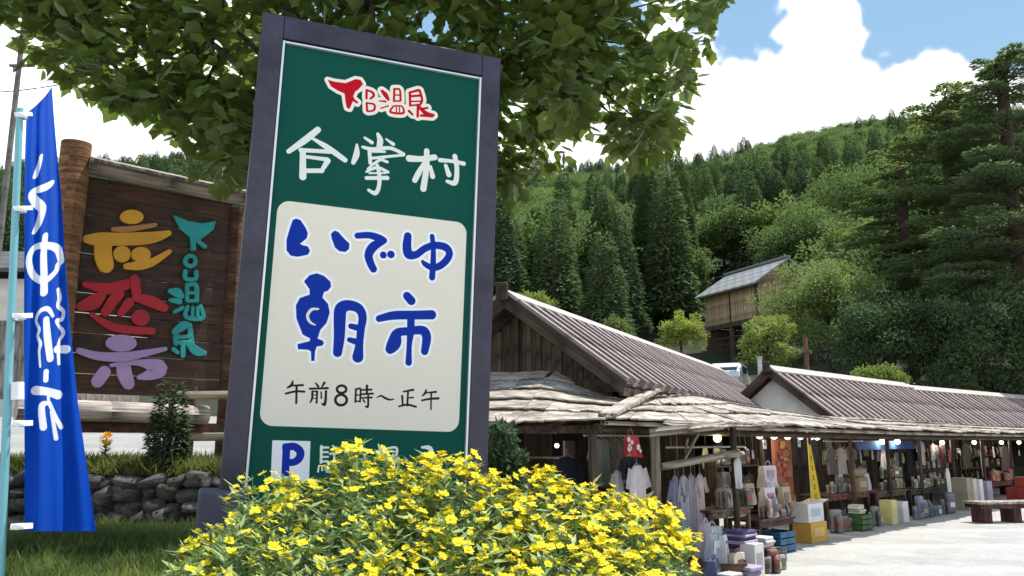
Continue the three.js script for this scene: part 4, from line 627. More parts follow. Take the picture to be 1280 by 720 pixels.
function barkCourses(o, corner, cols, rows, sd, lap = 0.3, name = 'bark_sheet') {       // corner: [inner a, inner b, outer b, outer a]; sheets laid in courses from the eave up
  seed(sd); const at = (u, v) => { const a = corner[3].clone().lerp(corner[0], v), b = corner[2].clone().lerp(corner[1], v); return a.lerp(b, u); };
  const nrm = at(1, 0).sub(at(0, 0)).cross(at(0, 1).sub(at(0, 0))).normalize(); if (nrm.y < 0) nrm.negate();
  for (let r = 0; r < rows; r++) {
    let u = -rr(0, 0.4) / cols;
    while (u < 1) {
      const w = rr(0.6, 1.5) / cols, u0 = Math.max(0, u) + rr(0, 0.003), u1 = Math.min(1, u + w) - rr(0, 0.003); u += w; if (u1 - u0 < 0.15 / cols) continue;
      const v0 = r / rows - (r ? 0.05 / rows : 0.04), v1 = Math.min(1, (r + 1 + lap) / rows), N = 6, pos = [], uv = [], idx = [], ph = rnd() * 50, lift0 = 0.035 + rr(0, 0.03), th = 0.022;
      for (let k = 0; k < 2; k++) for (let j = 0; j <= 2; j++) for (let i = 0; i <= N; i++) {
        const s = lerp(u0, u1, i / N), t = lerp(v0 + (j === 0 ? (vnoise(i * 0.8 + ph, 3) - 0.5) * 0.22 / rows : 0), v1, j / 2), p = at(s, t).addScaledVector(nrm, lift0 * (1 - j / 2) + 0.006 + 0.02 * (vnoise(i * 0.7 + ph, j * 1.3 + 9) - 0.5) - k * th); pos.push(p.x, p.y, p.z); uv.push(s * cols * 0.9 + ph, t * rows * 0.4);
      }
      const A = (k, j, i) => k * 3 * (N + 1) + j * (N + 1) + i;
      for (let j = 0; j < 2; j++) for (let i = 0; i < N; i++) { idx.push(A(0, j, i), A(0, j, i + 1), A(0, j + 1, i + 1), A(0, j, i), A(0, j + 1, i + 1), A(0, j + 1, i)); idx.push(A(1, j, i), A(1, j + 1, i + 1), A(1, j, i + 1), A(1, j, i), A(1, j + 1, i), A(1, j + 1, i + 1)); }
      for (let i = 0; i < N; i++) idx.push(A(0, 0, i), A(1, 0, i), A(1, 0, i + 1), A(0, 0, i), A(1, 0, i + 1), A(0, 0, i + 1));
      for (const i of [0, N]) for (let j = 0; j < 2; j++) idx.push(A(0, j, i), A(0, j + 1, i), A(1, j + 1, i), A(0, j, i), A(1, j + 1, i), A(1, j, i));
      const g = new THREE.BufferGeometry(); g.setAttribute('position', new THREE.Float32BufferAttribute(pos, 3)); g.setAttribute('uv', new THREE.Float32BufferAttribute(uv, 2)); g.setIndex(idx); const f = g.toNonIndexed(); f.computeVertexNormals();
      part(o, name, f, pick(barkMs));
    }
  }
}
const ROW = { x: 1.216, d: 10.8 };                                 // where the row of awnings begins; it runs 45 degrees to the right
const rowAt = (L, s, y = 0) => V(ROW.x + 0.7071 * (L + s), y, -(ROW.d + 0.7071 * (L - s)));
const rowL = (px, s = 0) => { const d = ray(px, 556), q = d.x / -d.z; return (q * ROW.d - ROW.x - 0.7071 * s * (1 + q)) / (0.7071 * (1 - q)); };
const rowY = (px, py, s = 0) => P(px, py, -rowAt(rowL(px, s), s).z).y;
const eaveY = (L) => interp([[0, 2.01], [8, 1.93], [30, 1.90]], L);
const toLocal = (o, p) => { o.updateMatrixWorld(true); return o.worldToLocal(p.clone()); };

// --- first building
const b1 = thing('market_building', 'long timber market hall with a brown ribbed roof and dark planked gable', 'building', V(-0.104, 0, -13.15), -26 * Math.PI / 180);
{
  gableRoof(b1, 1.94, 15.8, 4.03, 2.6, 0.25, 0.15, 0.13);
  const zg = -0.42;
  for (let i = 0; i < 19; i++) { const x = -1.62 + i * 0.18, top = 4.0 - Math.abs(x) * 0.737 - 0.2; part(b1, 'gable_plank', rbox(0.172, top - 2.66, 0.03, 0.006, x, (top + 2.66) / 2, zg + (i % 2) * 0.012), plankM[(i * 5) % 3]); }
  part(b1, 'tie_beam', box(3.5, 0.2, 0.16, 0, 2.58, zg + 0.06), beamM); part(b1, 'king_post', box(0.13, 1.1, 0.06, 0, 3.2, zg + 0.06), beamM);
  for (const s of [-1, 1]) part(b1, 'rafter', beam(V(0, 3.86, zg + 0.09), V(s * 1.85, 2.5, zg + 0.09), 0.13, 0.09), beamM);
  for (const x of [-1.6, 1.6]) for (const z of [-0.4, -4, -8, -12, -15.4]) part(b1, 'post', box(0.14, 2.6, 0.14, x, 1.3, z), beamM);
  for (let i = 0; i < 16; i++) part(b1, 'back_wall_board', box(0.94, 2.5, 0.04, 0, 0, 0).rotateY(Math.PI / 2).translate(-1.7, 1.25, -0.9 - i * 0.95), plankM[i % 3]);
  for (let i = 0; i < 4; i++) part(b1, 'end_wall_board', box(0.82, 2.5, 0.04, -1.23 + i * 0.82, 1.25, -15.5), plankM[i % 3]);
  part(b1, 'wall_plate', box(0.14, 0.16, 15.2, 1.6, 2.42, -7.9), beamM);
  part(b1, 'inner_partition', box(3.2, 2.4, 0.05, 0, 1.2, -5.6), plankM[1]);
  // bark skirt round the gable
  const ci = V(1.75, 2.60, -0.3), co = toLocal(b1, rowAt(0, 0, eaveY(0)));
  const cm = V(0.95, 1.995, co.z);
  barkCourses(b1, [V(-2.3, 2.9, -0.36), V(0.7, 2.84, -0.36), cm.clone(), V(-2.9, 1.97, co.z)], 4, 5, 71);
  barkCourses(b1, [V(0.7, 2.84, -0.36), V(1.9, 2.5, -1.8), co.clone(), cm.clone()], 2, 5, 72);
  part(b1, 'hip_board', slab(co.clone().add(V(-0.1, 0.09, 0.02)), co.clone().add(V(0.12, 0.09, -0.05)), V(2.0, 2.61, -1.85), V(1.78, 2.63, -1.75), 0.04), wood([0.66, 0.62, 0.57]));
  for (let i = 0; i < 7; i++) part(b1, 'skirt_rafter', beam(V(-2 + i * 0.62, 2.62 - i * 0.045, -0.34 - i * 0.2), V(-2 + i * 0.68, 1.93, co.z - 0.02), 0.07, 0.07), beamM);
  part(b1, 'skirt_beam', box(4.6, 0.1, 0.1, -0.2, 1.9, co.z - 0.14), beamM); part(b1, 'skirt_beam', box(4.2, 0.09, 0.09, -0.4, 2.06, co.z - 0.75), beamM);
  for (const x of [-2.3, co.x - 0.25]) part(b1, 'skirt_post', log(V(x, -0.02, co.z - 0.16), V(x, 1.88, co.z - 0.16), 0.06, 0.06, 10, 6, x), beamM);
}
// --- awnings of bark along the row, each a thing of its own
function awning(label, L0, L1, depthIn, rise, cols, rows, sd, group, inner) {
  const o = thing('bark_awning', label, 'awning', rowAt(L0, 0, 0), Math.PI / 4, group), W = L1 - L0, y0 = eaveY(L0), y1 = eaveY(L1), [dA, dB] = depthIn, inA = inner ? toLocal(o, inner) : V(0, y0 + rise[0], -dA), inB = V(W, y1 + rise[1], -dB), OV = 0.35;
  barkCourses(o, [inA, inB, V(W, y1 + 0.02, OV), V(0, y0 + 0.02, inner ? 0 : OV)], cols, rows, sd);
  part(o, 'eave_board', beam(V(0, y0 - 0.03, inner ? -0.05 : OV - 0.05), V(W, y1 - 0.03, OV - 0.05), 0.05, 0.09), paleWood);
  part(o, 'edge_beam', log(V(0, y0 - 0.1, -0.3), V(W, y1 - 0.1, -0.3), 0.05, 0.06, 8, 6, sd), beamM);
  const n = Math.round(W / 1.1); for (let i = 0; i <= n; i++) { const t = i / n; part(o, 'rafter', beam(V(t * W, lerp(y0, y1, t) - 0.03, inner ? -0.02 : OV - 0.08), inA.clone().lerp(inB, t).add(V(0, -0.07, 0)), 0.06, 0.06), beamM); }
  return o;
}
const aw1 = awning('weathered bark awning along the near side of the long timber hall', 0, 5.2, [0.5, 2.9], [0.62, 0.85], 6, 4, 81, 'bark awnings of the market row', V(1.9, 2.48, -1.8).applyMatrix4((b1.updateMatrixWorld(true), b1.matrixWorld)));
const aw2 = awning('bark awning over the stalls with the yellow banner', 5.2, 9.4, [2.9, 2.2], [0.8, 0.42], 5, 3, 82, 'bark awnings of the market row');
const aw3 = awning('bark awning over the stall with the blue valance', 9.4, 14.2, [2.2, 2.3], [0.42, 0.42], 5, 3, 83, 'bark awnings of the market row');
const aw4 = awning('bark awning in front of the third ribbed roof', 14.2, 28, [2.3, 3.4], [0.42, 0.45], 12, 3, 84, 'bark awnings of the market row');
const awLocal = (o, L0, L, s, y) => V(L - L0, y, s);
// weathered posts, beam and braces under the first awning
{
  const L = rowL(822), g = wood([0.36, 0.33, 0.29]);
  part(aw1, 'post', log(V(L, -0.02, -0.05), V(L, rowY(822, 541), -0.05), 0.07, 0.05, 10, 8, 3), g);
  const p = (px, py, s) => { const q = rowAt(rowL(px, s), s, 0); q.y = P(px, py, -q.z).y; return toLocal(aw1, q); };
  part(aw1, 'front_beam', beam(p(812, 541, 0.02), p(906, 531, 0.75), 0.1, 0.07), paleWood);
  part(aw1, 'rail_log', log(p(826, 584, 0.02), p(922, 566, 0.55), 0.055, 0.08, 10, 6, 5), wood([0.45, 0.42, 0.39]));
  const oa = p(812, 539, 0.02), ob = p(945, 533, 1.5);
  barkCourses(aw1, [V(L - 0.1, eaveY(1) + 0.05, 0), V(5.15, eaveY(5) + 0.05, 0), ob.clone().add(V(0.25, 0, 0)), oa.clone().add(V(0.3, 0.02, 0.35))], 4, 2, 88);
  part(aw1, 'brace', log(p(855, 574, 0.2), p(874, 541, 0.4), 0.022, 0.08, 7, 4, 6), g); part(aw1, 'brace', log(p(856, 566, 0.2), p(860, 548, 0.3), 0.018, 0.08, 7, 4, 7), g);
  const L2 = rowL(932, 0.5); part(aw1, 'post', log(V(L2, -0.02, 0.3), V(L2, 1.95, 0.3), 0.045, 0.06, 10, 8, 8), beamM);
}
for (const [o, L0, list] of [[aw2, 5.2, [5.4, 7.3, 9.2]], [aw3, 9.4, [11.2, 13.2]], [aw4, 14.2, [15.6, 18.2, 21, 24, 27]]]) for (const L of list) part(o, 'post', log(V(L - L0, -0.02, -0.75), V(L - L0, eaveY(L) + 0.02, -0.75), 0.045, 0.05, 8, 6, L), beamM);
// --- second and third buildings
const b2 = thing('market_building', 'second market hall with a white plaster gable and pinkish ribbed roof', 'building', V(6.91, 0, -22.2), -Math.PI / 4);
{
  gableRoof(b2, 1.68, 9.9, 3.62, 2.3, 0.21, 0.12, 0.11);
  const sh = new THREE.Shape([[-1.5, 2.0], [1.35, 2.0], [1.35, 2.4], [0, 3.45], [-1.5, 2.3]].map((p) => new THREE.Vector2(...p))); part(b2, 'plaster_gable', boxUV(new THREE.ExtrudeGeometry(sh, { depth: 0.08, bevelEnabled: false }).translate(0, 0, -0.4)), plain([0.84, 0.84, 0.84]));
  for (let i = 0; i < 10; i++) part(b2, 'gable_board', box(0.28, 2.0, 0.05, -1.35 + i * 0.285, 1.0, -0.36), plankM[i % 3]);
  for (let i = 0; i < 10; i++) part(b2, 'back_wall_board', box(0.04, 2.2, 0.95, -1.4, 1.1, -0.9 - i * 0.97), plankM[i % 3]);
  for (const z of [-0.5, -3.5, -6.6, -9.6]) part(b2, 'post', box(0.13, 2.25, 0.13, 1.4, 1.12, z), beamM);
}
const b3 = thing('market_building', 'third market hall whose ribbed roof carries on past the bench', 'building', V(13.9, 0, -29.2), -50.6 * Math.PI / 180);
{
  gableRoof(b3, 1.75, 18, 3.56, 2.22, 0.21, 0.12, 0.11);
  for (let i = 0; i < 18; i++) part(b3, 'back_wall_board', box(0.04, 2.2, 0.97, -1.45, 1.1, -0.6 - i * 0.985), plankM[i % 3]);
  for (const z of [-0.5, -4.5, -9, -13.5, -17.6]) part(b3, 'post', box(0.13, 2.2, 0.13, 1.45, 1.1, z), beamM);
}
// --- wooden house on the hillside
{
  const d0 = 58, c = P(950, 446, d0), o = thing('hillside_house', 'two storey wooden house with tan boards and grey roof above the stalls', 'house', V(c.x, hillH(c.x, d0) - 0.3, -d0), 0.4);
  const Y = (py, d = d0) => P(950, py, d).y - o.position.y, eave = Y(349), mid = Y(396), ridge = eave + 1.7, W = 5, Ln = 6.0, tan = [[0.66, 0.50, 0.34], [0.72, 0.55, 0.38], [0.60, 0.45, 0.30]].map((q) => wood(q)), dk = wood([0.13, 0.095, 0.07]);
  for (let i = 0; i < 19; i++) part(o, 'board', box(0.03, eave - mid, 0.305, 0, (eave + mid) / 2, -0.16 - i * 0.316), tan[(i * 5) % 3]);
  for (let i = 0; i < 15; i++) { const x = 0.17 + i * 0.333, t = eave + (1 - Math.abs(x - W / 2) / (W / 2)) * 1.6; part(o, 'board', box(0.32, t - mid, 0.03, x, (t + mid) / 2, 0), tan[(i * 4 + 1) % 3]); }
  part(o, 'far_wall', box(0.05, eave - mid, Ln, W, (eave + mid) / 2, -Ln / 2), tan[0]); part(o, 'floor_beam', box(W + 0.3, 0.35, 0.25, W / 2, mid - 0.18, 0), dk); part(o, 'floor_beam', box(0.25, 0.35, Ln, 0, mid - 0.18, -Ln / 2), dk); part(o, 'floor', box(W, 0.1, Ln, W / 2, mid - 0.02, -Ln / 2), dk);
  for (const x of [0, W / 2, W]) for (const z of [0, -Ln / 2, -Ln + 0.1]) part(o, 'post', box(0.24, mid, 0.24, x, mid / 2 - 0.1, z), dk);
  part(o, 'corner_post', box(0.16, eave - mid, 0.16, -0.02, (eave + mid) / 2, 0.03), dk); part(o, 'corner_post', box(0.1, eave - mid, 0.1, -0.04, (eave + mid) / 2, -Ln * 0.5), dk);
  part(o, 'lower_wall', box(W, mid - 0.3, 0.1, W / 2, mid / 2, -Ln + 0.2), dk); part(o, 'railing', box(0.06, 0.08, Ln, -0.05, mid - 1.6, -Ln / 2), dk); part(o, 'railing', box(0.06, 0.08, Ln, -0.05, mid - 1.1, -Ln / 2), dk);
  const rm = std([0.40, 0.41, 0.43], { map: mottT, roughness: 0.6, bumpMap: woodB, bumpScale: 0.02 });
  part(o, 'roof_slope', slab(V(W / 2, ridge, 0.7), V(W / 2, ridge, -Ln - 0.4), V(-0.8, eave - 0.42, -Ln - 0.4), V(-0.8, eave - 0.42, 0.7), 0.14), rm); part(o, 'roof_slope', slab(V(W / 2, ridge, -Ln - 0.6), V(W / 2, ridge, 0.7), V(W + 0.8, eave - 0.42, 0.7), V(W + 0.8, eave - 0.42, -Ln - 0.6), 0.14), rm);
  part(o, 'ridge_cap', box(0.4, 0.16, Ln + 1.4, W / 2, ridge + 0.06, -Ln / 2), rm);
  // car parked on the shelf below the house
  const cd = 48, cp = P(914, 476, cd), car = thing('parked_car', 'white car parked below the wooden house behind the stall roof', 'car', V(cp.x, hillH(cp.x, cd) - 0.4, -cd), 1.15);
  const body = new THREE.Shape([[-2.0, 0.3], [2.05, 0.3], [2.1, 0.7], [1.9, 0.86], [1.1, 0.95], [0.55, 1.42], [-1.3, 1.46], [-1.95, 0.98], [-2.08, 0.7]].map((p) => new THREE.Vector2(...p))), white = new THREE.MeshPhysicalMaterial({ color: C(0.72, 0.73, 0.75), roughness: 0.3, clearcoat: 0.8 });
  part(car, 'body', new THREE.ExtrudeGeometry(body, { depth: 1.5, bevelEnabled: true, bevelSize: 0.08, bevelThickness: 0.08, bevelSegments: 2 }).translate(0, 0, -0.75), white);
  const gl = std([0.02, 0.025, 0.03], { roughness: 0.1 });
  part(car, 'windscreen', slab(V(0.64, 1.43, 0.62), V(1.16, 1.02, 0.66), V(1.16, 1.02, -0.66), V(0.64, 1.43, -0.62), 0.02), gl); part(car, 'rear_window', slab(V(-1.45, 1.44, -0.62), V(-1.95, 1.09, -0.66), V(-1.95, 1.09, 0.66), V(-1.45, 1.44, 0.62), 0.02), gl);
  for (const s of [-1, 1]) { part(car, 'side_window', box(1.55, 0.34, 0.02, -0.35, 1.19, s * 0.835), gl); for (const x of [-1.3, 1.35]) { const w = part(car, 'wheel', new THREE.CylinderGeometry(0.31, 0.31, 0.2, 18).rotateX(Math.PI / 2), std([0.02, 0.02, 0.02]), V(x, 0.31, s * 0.72)); part(w, 'rim', new THREE.CylinderGeometry(0.19, 0.19, 0.21, 14).rotateX(Math.PI / 2), std([0.5, 0.5, 0.52], { metalness: 0.7, roughness: 0.35 })); } part(car, 'headlight', rbox(0.1, 0.14, 0.32, 0.04, 2.08, 0.72, s * 0.52), std([0.75, 0.77, 0.8], { roughness: 0.15 })); }
  const p1 = P(1010, 480, 31); single('wooden_pole', 'bare brown wooden pole standing behind the second stall roof', 'pole', log(V(0, 0, 0), V(0, P(1010, 421, 31).y, 0), 0.085, 0.05, 9, 8, 9), wood([0.22, 0.12, 0.08]), V(p1.x, 0, -31));
  const p2 = P(951, 480, 23.4), sp = thing('pale_post', 'short pale painted post beside the white plaster gable', 'post', V(p2.x, 0, -23.4)); part(sp, 'shaft', box(0.1, P(951, 448, 23.4).y, 0.1, 0, P(951, 448, 23.4).y / 2, 0), plain([0.62, 0.64, 0.62])); part(sp, 'cap', box(0.14, 0.05, 0.14, 0, P(951, 448, 23.4).y + 0.03, 0), plain([0.45, 0.5, 0.48]));
}
// --- bench on the plaza
{
  const a = G(1228, 654), b = G(1268, 651), o = thing('plaza_bench', 'low dark red wooden bench with a pale top on the sunny plaza', 'bench', V(a.x + 0.1, 0, a.z), 0.2), r = wood([0.13, 0.05, 0.045]), top = wood([0.62, 0.58, 0.54]);
  const len = 2.0, h = 0.45; for (let i = 0; i < 3; i++) part(o, 'seat_plank', rbox(len, 0.05, 0.155, 0.008, len / 2 - 0.24, h - 0.025, 0.03 - i * 0.165), top);
  part(o, 'apron', box(len - 0.08, 0.09, 0.03, len / 2 - 0.24, h - 0.1, 0.085), r); part(o, 'apron', box(len - 0.08, 0.09, 0.03, len / 2 - 0.24, h - 0.1, -0.36), r);
  for (const x of [0, 0.74, 1.48]) { part(o, 'leg', rbox(0.2, h - 0.05, 0.4, 0.012, x, (h - 0.05) / 2, -0.135), r); }
}

// ================= what hangs, stands and lies in the stalls =================
const OUT = Math.PI / 4;
function rippled(w, h, fold, sd, cut = (u, v) => 1, th = 0) {        // hanging cloth: top edge at y = 0, hanging down, folds across
  const NU = 16, NV = 14, pos = [], uv = [], idx = [];
  for (let j = 0; j <= NV; j++) for (let i = 0; i <= NU; i++) { const u = i / NU - 0.5, v = j / NV, k = cut(u, v), x = u * w * k, z = fold * Math.sin(u * 18 + sd + v * 1.2) * (0.4 + 0.6 * v) + fold * 0.6 * Math.sin(u * 41 + sd * 3) * v; pos.push(x, -v * h * (1 + 0.02 * Math.sin(u * 9 + sd)), z); uv.push(u * w + sd, v * h); if (i < NU && j < NV) { const a = j * (NU + 1) + i, c = a + NU + 1; idx.push(a, c, a + 1, a + 1, c, c + 1); } }
  const g = new THREE.BufferGeometry(); g.setAttribute('position', new THREE.Float32BufferAttribute(pos, 3)); g.setAttribute('uv', new THREE.Float32BufferAttribute(uv, 2)); g.setIndex(idx); g.computeVertexNormals(); return g;
}
const inset = (px, s) => (px > 985 ? s - 0.55 : s);
const place = (px, s0, y = 0) => { const s = inset(px, s0), q = rowAt(rowL(px, s), s, y); return q; };
// garments on hangers: body with shoulders, two sleeves, hook
function garment(label, px, s, topPy, w, h, col, opt = {}) {
  const q = place(px, s); q.y = P(px, topPy, -q.z).y; const o = thing(opt.name ?? 'hanging_garment', label, 'garment', q, OUT + (opt.turn ?? 0), 'garments hung in the stalls'), m = cloth(col, opt.m);
  part(o, 'body', rippled(w, h, 0.035, px * 0.37, (u, v) => (v < 0.12 ? lerp(0.55, 1, v / 0.12) : opt.flare ? 1 + (opt.flare - 1) * v : 1)).translate(0, -0.05, 0), m);
  if (opt.sleeve !== 0) for (const t of [-1, 1]) { const g = rippled(w * 0.3, h * (opt.sleeve ?? 0.4), 0.02, px + t, () => 1); g.rotateZ(t * 0.28); part(o, 'sleeve', g.translate(t * w * 0.5, -0.09, 0.012), m); }
  part(o, 'hanger', merge([bar(V(-w * 0.36, -0.08, 0), V(0, -0.02, 0), 0.006, 0.006, 5), bar(V(w * 0.36, -0.08, 0), V(0, -0.02, 0), 0.006, 0.006, 5), bar(V(0, -0.02, 0), V(0, (opt.up ?? 0.05), 0), 0.004, 0.004, 5)]), std([0.3, 0.28, 0.25]));
  return o;
}
function rod(label, pa, sa, pb, sb, y) { const a = place(pa, sa, y), b = place(pb, sb, y), o = thing('hanging_rail', label, 'rail', a.clone()); part(o, 'rail_tube', bar(V(0, 0, 0), b.clone().sub(a), 0.016, 0.016, 8), std([0.35, 0.34, 0.33], { metalness: 0.5, roughness: 0.4 })); for (const t of [0.06, 0.94]) { const p = b.clone().sub(a).multiplyScalar(t); part(o, 'rail_wire', bar(p, p.clone().add(V(0, 0.35, 0)), 0.004, 0.004, 5), std([0.2, 0.2, 0.2])); } }
// tables: boards on trestle legs
const TOP = 0.6;
function table(label, pa, pb, s, h, depth, col) {
  s = inset(pa, s); const a = rowL(pa, s), b = rowL(pb, s), W = b - a, o = thing('stall_table', label, 'table', rowAt(a, s, 0), OUT, 'stall tables'), m = wood(col);
  for (let i = 0; i < 3; i++) part(o, 'top_plank', rbox(W, 0.035, depth / 3 - 0.006, 0.006, W / 2, h - 0.0175, -depth / 6 - i * depth / 3), m);
  for (const x of [0.07, W - 0.07]) for (const z of [-0.06, -depth + 0.06]) part(o, 'leg', box(0.05, h - 0.035, 0.05, x, (h - 0.035) / 2, z), m);
  part(o, 'apron', box(W - 0.1, 0.08, 0.03, W / 2, h - 0.08, -0.04), m); return { y: h, s };
}
// goods
function carton(label, px, s, y, w, h, d, col, opt = {}) {
  const q = place(px, s, y), o = thing(opt.name ?? 'carton', label, 'box', q, OUT + (opt.turn ?? 0), opt.group), m = std(col, { map: softT, bumpMap: fineB, bumpScale: 0.001, roughness: opt.rough ?? 0.8 }), m2 = opt.side ? std(opt.side, { map: softT }) : m;
  part(o, 'body', rbox(w, h, d, 0.006, 0, h / 2, 0), m);
  if (opt.open) for (const t of [-1, 1]) { const f = slab(V(0, 0, d / 2), V(w * 0.42, 0.05, d / 2), V(w * 0.42, 0.05, -d / 2), V(0, 0, -d / 2), 0.004); if (t < 0) f.rotateY(Math.PI); part(o, 'flap', f.translate(t * w / 2, h, 0), m); }
  part(o, 'front_label', box(w * 0.62, h * 0.42, 0.004, 0, h * 0.52, d / 2 + 0.002), m2); part(o, 'tape', box(w * 0.14, 0.003, d * 0.98, 0, h + 0.0015, 0), std([0.5, 0.42, 0.3])); return o;
}
function crate(label, px, s, y, w, h, d, col, opt = {}) { const q = place(px, s, y), o = thing('crate', label, 'crate', q, OUT, opt.group), m = std(col, { roughness: 0.6, map: mottT }); part(o, 'bottom', box(w, 0.02, d, 0, 0.01, 0), m); const n = 3; for (let i = 0; i < n; i++) { const yy = 0.03 + (i + 0.5) * (h - 0.03) / n, sh = (h - 0.03) / n - 0.02; for (const t of [-1, 1]) { part(o, 'slat', box(w, sh, 0.016, 0, yy, t * (d / 2 - 0.008)), m); part(o, 'slat', box(0.016, sh, d - 0.034, t * (w / 2 - 0.008), yy, 0), m); } } for (const t of [-1, 1]) for (const k of [-1, 1]) part(o, 'corner_post', box(0.03, h, 0.03, t * (w / 2 - 0.031), h / 2 + 0.002, k * (d / 2 - 0.031)), m); return o; }
function bag(label, px, s, y, w, h, d, col, opt = {}) {
  const q = place(px, s, y), o = thing(opt.name ?? 'shopping_bag', label, 'bag', q, OUT + (opt.turn ?? 0), opt.group), g = boxUV(new THREE.BoxGeometry(w, h, d, 4, 5, 2)), a = g.attributes.position;
  for (let i = 0; i < a.count; i++) { const t = a.getY(i) / h + 0.5, n = vnoise(a.getX(i) * 14 + px, a.getY(i) * 14, a.getZ(i) * 14 + 0.5) - 0.5; a.setX(i, a.getX(i) * (1 - 0.06 * t) + n * 0.03); a.setZ(i, a.getZ(i) * (1 - 0.55 * t) + n * 0.04); a.setY(i, a.getY(i) + h / 2); }
  g.computeVertexNormals(); part(o, 'body', g, cloth(col)); if (opt.print) part(o, 'print_patch', rippled(w * 0.6, h * 0.5, 0.003, px).translate(0, h * 0.8, d * 0.36), cloth(opt.print));
  part(o, 'handle', new THREE.TorusGeometry(w * 0.2, 0.008, 6, 12, Math.PI).translate(0, h, d * 0.1), cloth(opt.print ?? col)); return o;
}
function basket(label, px, s, y, r, h, col, opt = {}) { const q = place(px, s, y), o = thing('basket', label, 'basket', q, 0, opt.group), m = std(col, { map: rep(weaveT, 2), bumpMap: rep(weaveT, 2), bumpScale: 0.006, side: THREE.DoubleSide }); part(o, 'bowl', lathe([[0.01, 0], [r * 0.72, 0], [r * 0.9, h * 0.45], [r, h], [r * 0.95, h], [r * 0.85, h * 0.45], [r * 0.66, 0.02], [0.01, 0.02]], 22), m); part(o, 'rim', new THREE.TorusGeometry(r, 0.015, 6, 22).rotateX(Math.PI / 2).translate(0, h, 0), m); if (opt.handle) part(o, 'handle', new THREE.TorusGeometry(r * 0.95, 0.012, 6, 18, Math.PI).translate(0, h, 0), m); return o; }
function folded(label, px, s, y, w, d, n, cols, opt = {}) { const q = place(px, s, y), o = thing('folded_cloth_stack', label, 'cloth', q, OUT + (opt.turn ?? 0), opt.group); let yy = 0; for (let i = 0; i < n; i++) { const h = rr(0.03, 0.06); const g = rbox(w * rr(0.85, 1), h, d * rr(0.85, 1), h * 0.42); part(o, 'folded_cloth', g.rotateY(rr(-0.12, 0.12)).translate(rr(-0.02, 0.02), yy + h / 2, rr(-0.02, 0.02)), cloth(cols[i % cols.length])); yy += h * 0.97; } return o; }
const packG = [0, 1, 2].map((v) => { const g = boxUV(new RoundedBoxGeometry(0.16, 0.2 + v * 0.03, 0.07, 2, 0.03)); g.translate(0, 0.1 + v * 0.015, 0); return g; });
function packets(label, pa, pb, s, y, n, cols, group, opt = {}) { for (let i = 0; i < n; i++) { const px = lerp(pa, pb, (i + 0.5) / n) + rr(-1, 1), dim = rr(0.45, 0.95), c = pick(cols).map((v) => v * dim), q = place(px, s + rr(-0.12, 0.1) * (opt.spread ?? 1), y), o = thing('goods_packet', label, 'packet', q, OUT + rr(-0.5, 0.5), group); { const k = (opt.k ?? 1) * rr(0.75, 1.25); o.scale.set(k * rr(0.8, 1.2), k * rr(0.8, 1.25), k); } part(o, 'pouch', pick(packG), std(c, { map: mottT, roughness: 0.5 })); part(o, 'packet_label', box(rr(0.07, 0.11), rr(0.05, 0.1), 0.004, 0, 0.1 + rr(-0.01, 0.02), 0.0365), std(pick([[0.6, 0.58, 0.52], [0.35, 0.06, 0.05], [0.06, 0.07, 0.16], [0.45, 0.36, 0.12], [0.08, 0.16, 0.08], [0.03, 0.03, 0.03]]), { roughness: 0.6 })); part(o, 'seal', box(0.13, 0.03, 0.02, 0, 0.2, 0), std(c.map((v) => Math.min(0.85, v * 1.25)), { roughness: 0.5 })); } }
function pot(label, px, s, y, r, h, col) { const q = place(px, s, y), o = thing('pot', label, 'pot', q), m = std(col, { roughness: 0.45, map: mottT }); part(o, 'vessel', lathe([[0.01, 0], [r * 0.7, 0], [r, h * 0.45], [r * 0.9, h * 0.85], [r * 0.95, h], [r * 0.85, h], [r * 0.8, h * 0.85], [0.01, h * 0.8]], 22), m); part(o, 'lip', new THREE.TorusGeometry(r * 0.92, 0.012, 6, 22).rotateX(Math.PI / 2).translate(0, h, 0), m); }
function lamp(label, px, py, s, col, r = 0.045, cordTo) {
  const q = place(px, s); q.y = P(px, py, -q.z).y; const o = thing('stall_lamp', label, 'lamp', q, 0, 'lit lamps of the stalls');
  part(o, 'bulb', new THREE.SphereGeometry(r, 14, 10), std([0.9, 0.88, 0.8], { emissive: C(...col), emissiveIntensity: 1.6, roughness: 0.4 }));
  part(o, 'socket', new THREE.CylinderGeometry(r * 0.5, r * 0.62, r * 1.1, 10).translate(0, r * 1.35, 0), std([0.05, 0.05, 0.05])); part(o, 'cord', bar(V(0, r * 1.8, 0), V(0, Math.max(r * 2.2, (cordTo ?? 2.0) - q.y), 0), 0.005, 0.005, 5), std([0.04, 0.04, 0.04]));
  const l = new THREE.PointLight(C(...col), 0.55, 6, 2); l.name = 'lamp_light'; l.castShadow = true; l.position.set(0, 0, 0); o.add(l);
}
seed(91);
const B = 'lit globe bulb in the string above the yellow banner';
for (const px of [950, 968, 985, 1001, 1014, 1022]) lamp(B, px, 544 + (px - 950) * 0.03, -0.35, [1, 0.9, 0.68], 0.065);
for (const px of [1103, 1122]) lamp('lit globe bulb beside the blue valance', px, 552, -0.4, [1, 0.93, 0.78], 0.07);
for (const px of [1178, 1218, 1252, 1274]) lamp('lit globe bulb above the last stalls of the row', px, 553, -0.4, [1, 0.9, 0.7], 0.065);
lamp('larger yellowish lantern bulb behind the log rail', 897, 548, -0.3, [1, 0.86, 0.42], 0.065);
lamp('faint bulb deep under the bark skirt', 696, 557, -1.3, [0.9, 0.9, 0.85], 0.035);

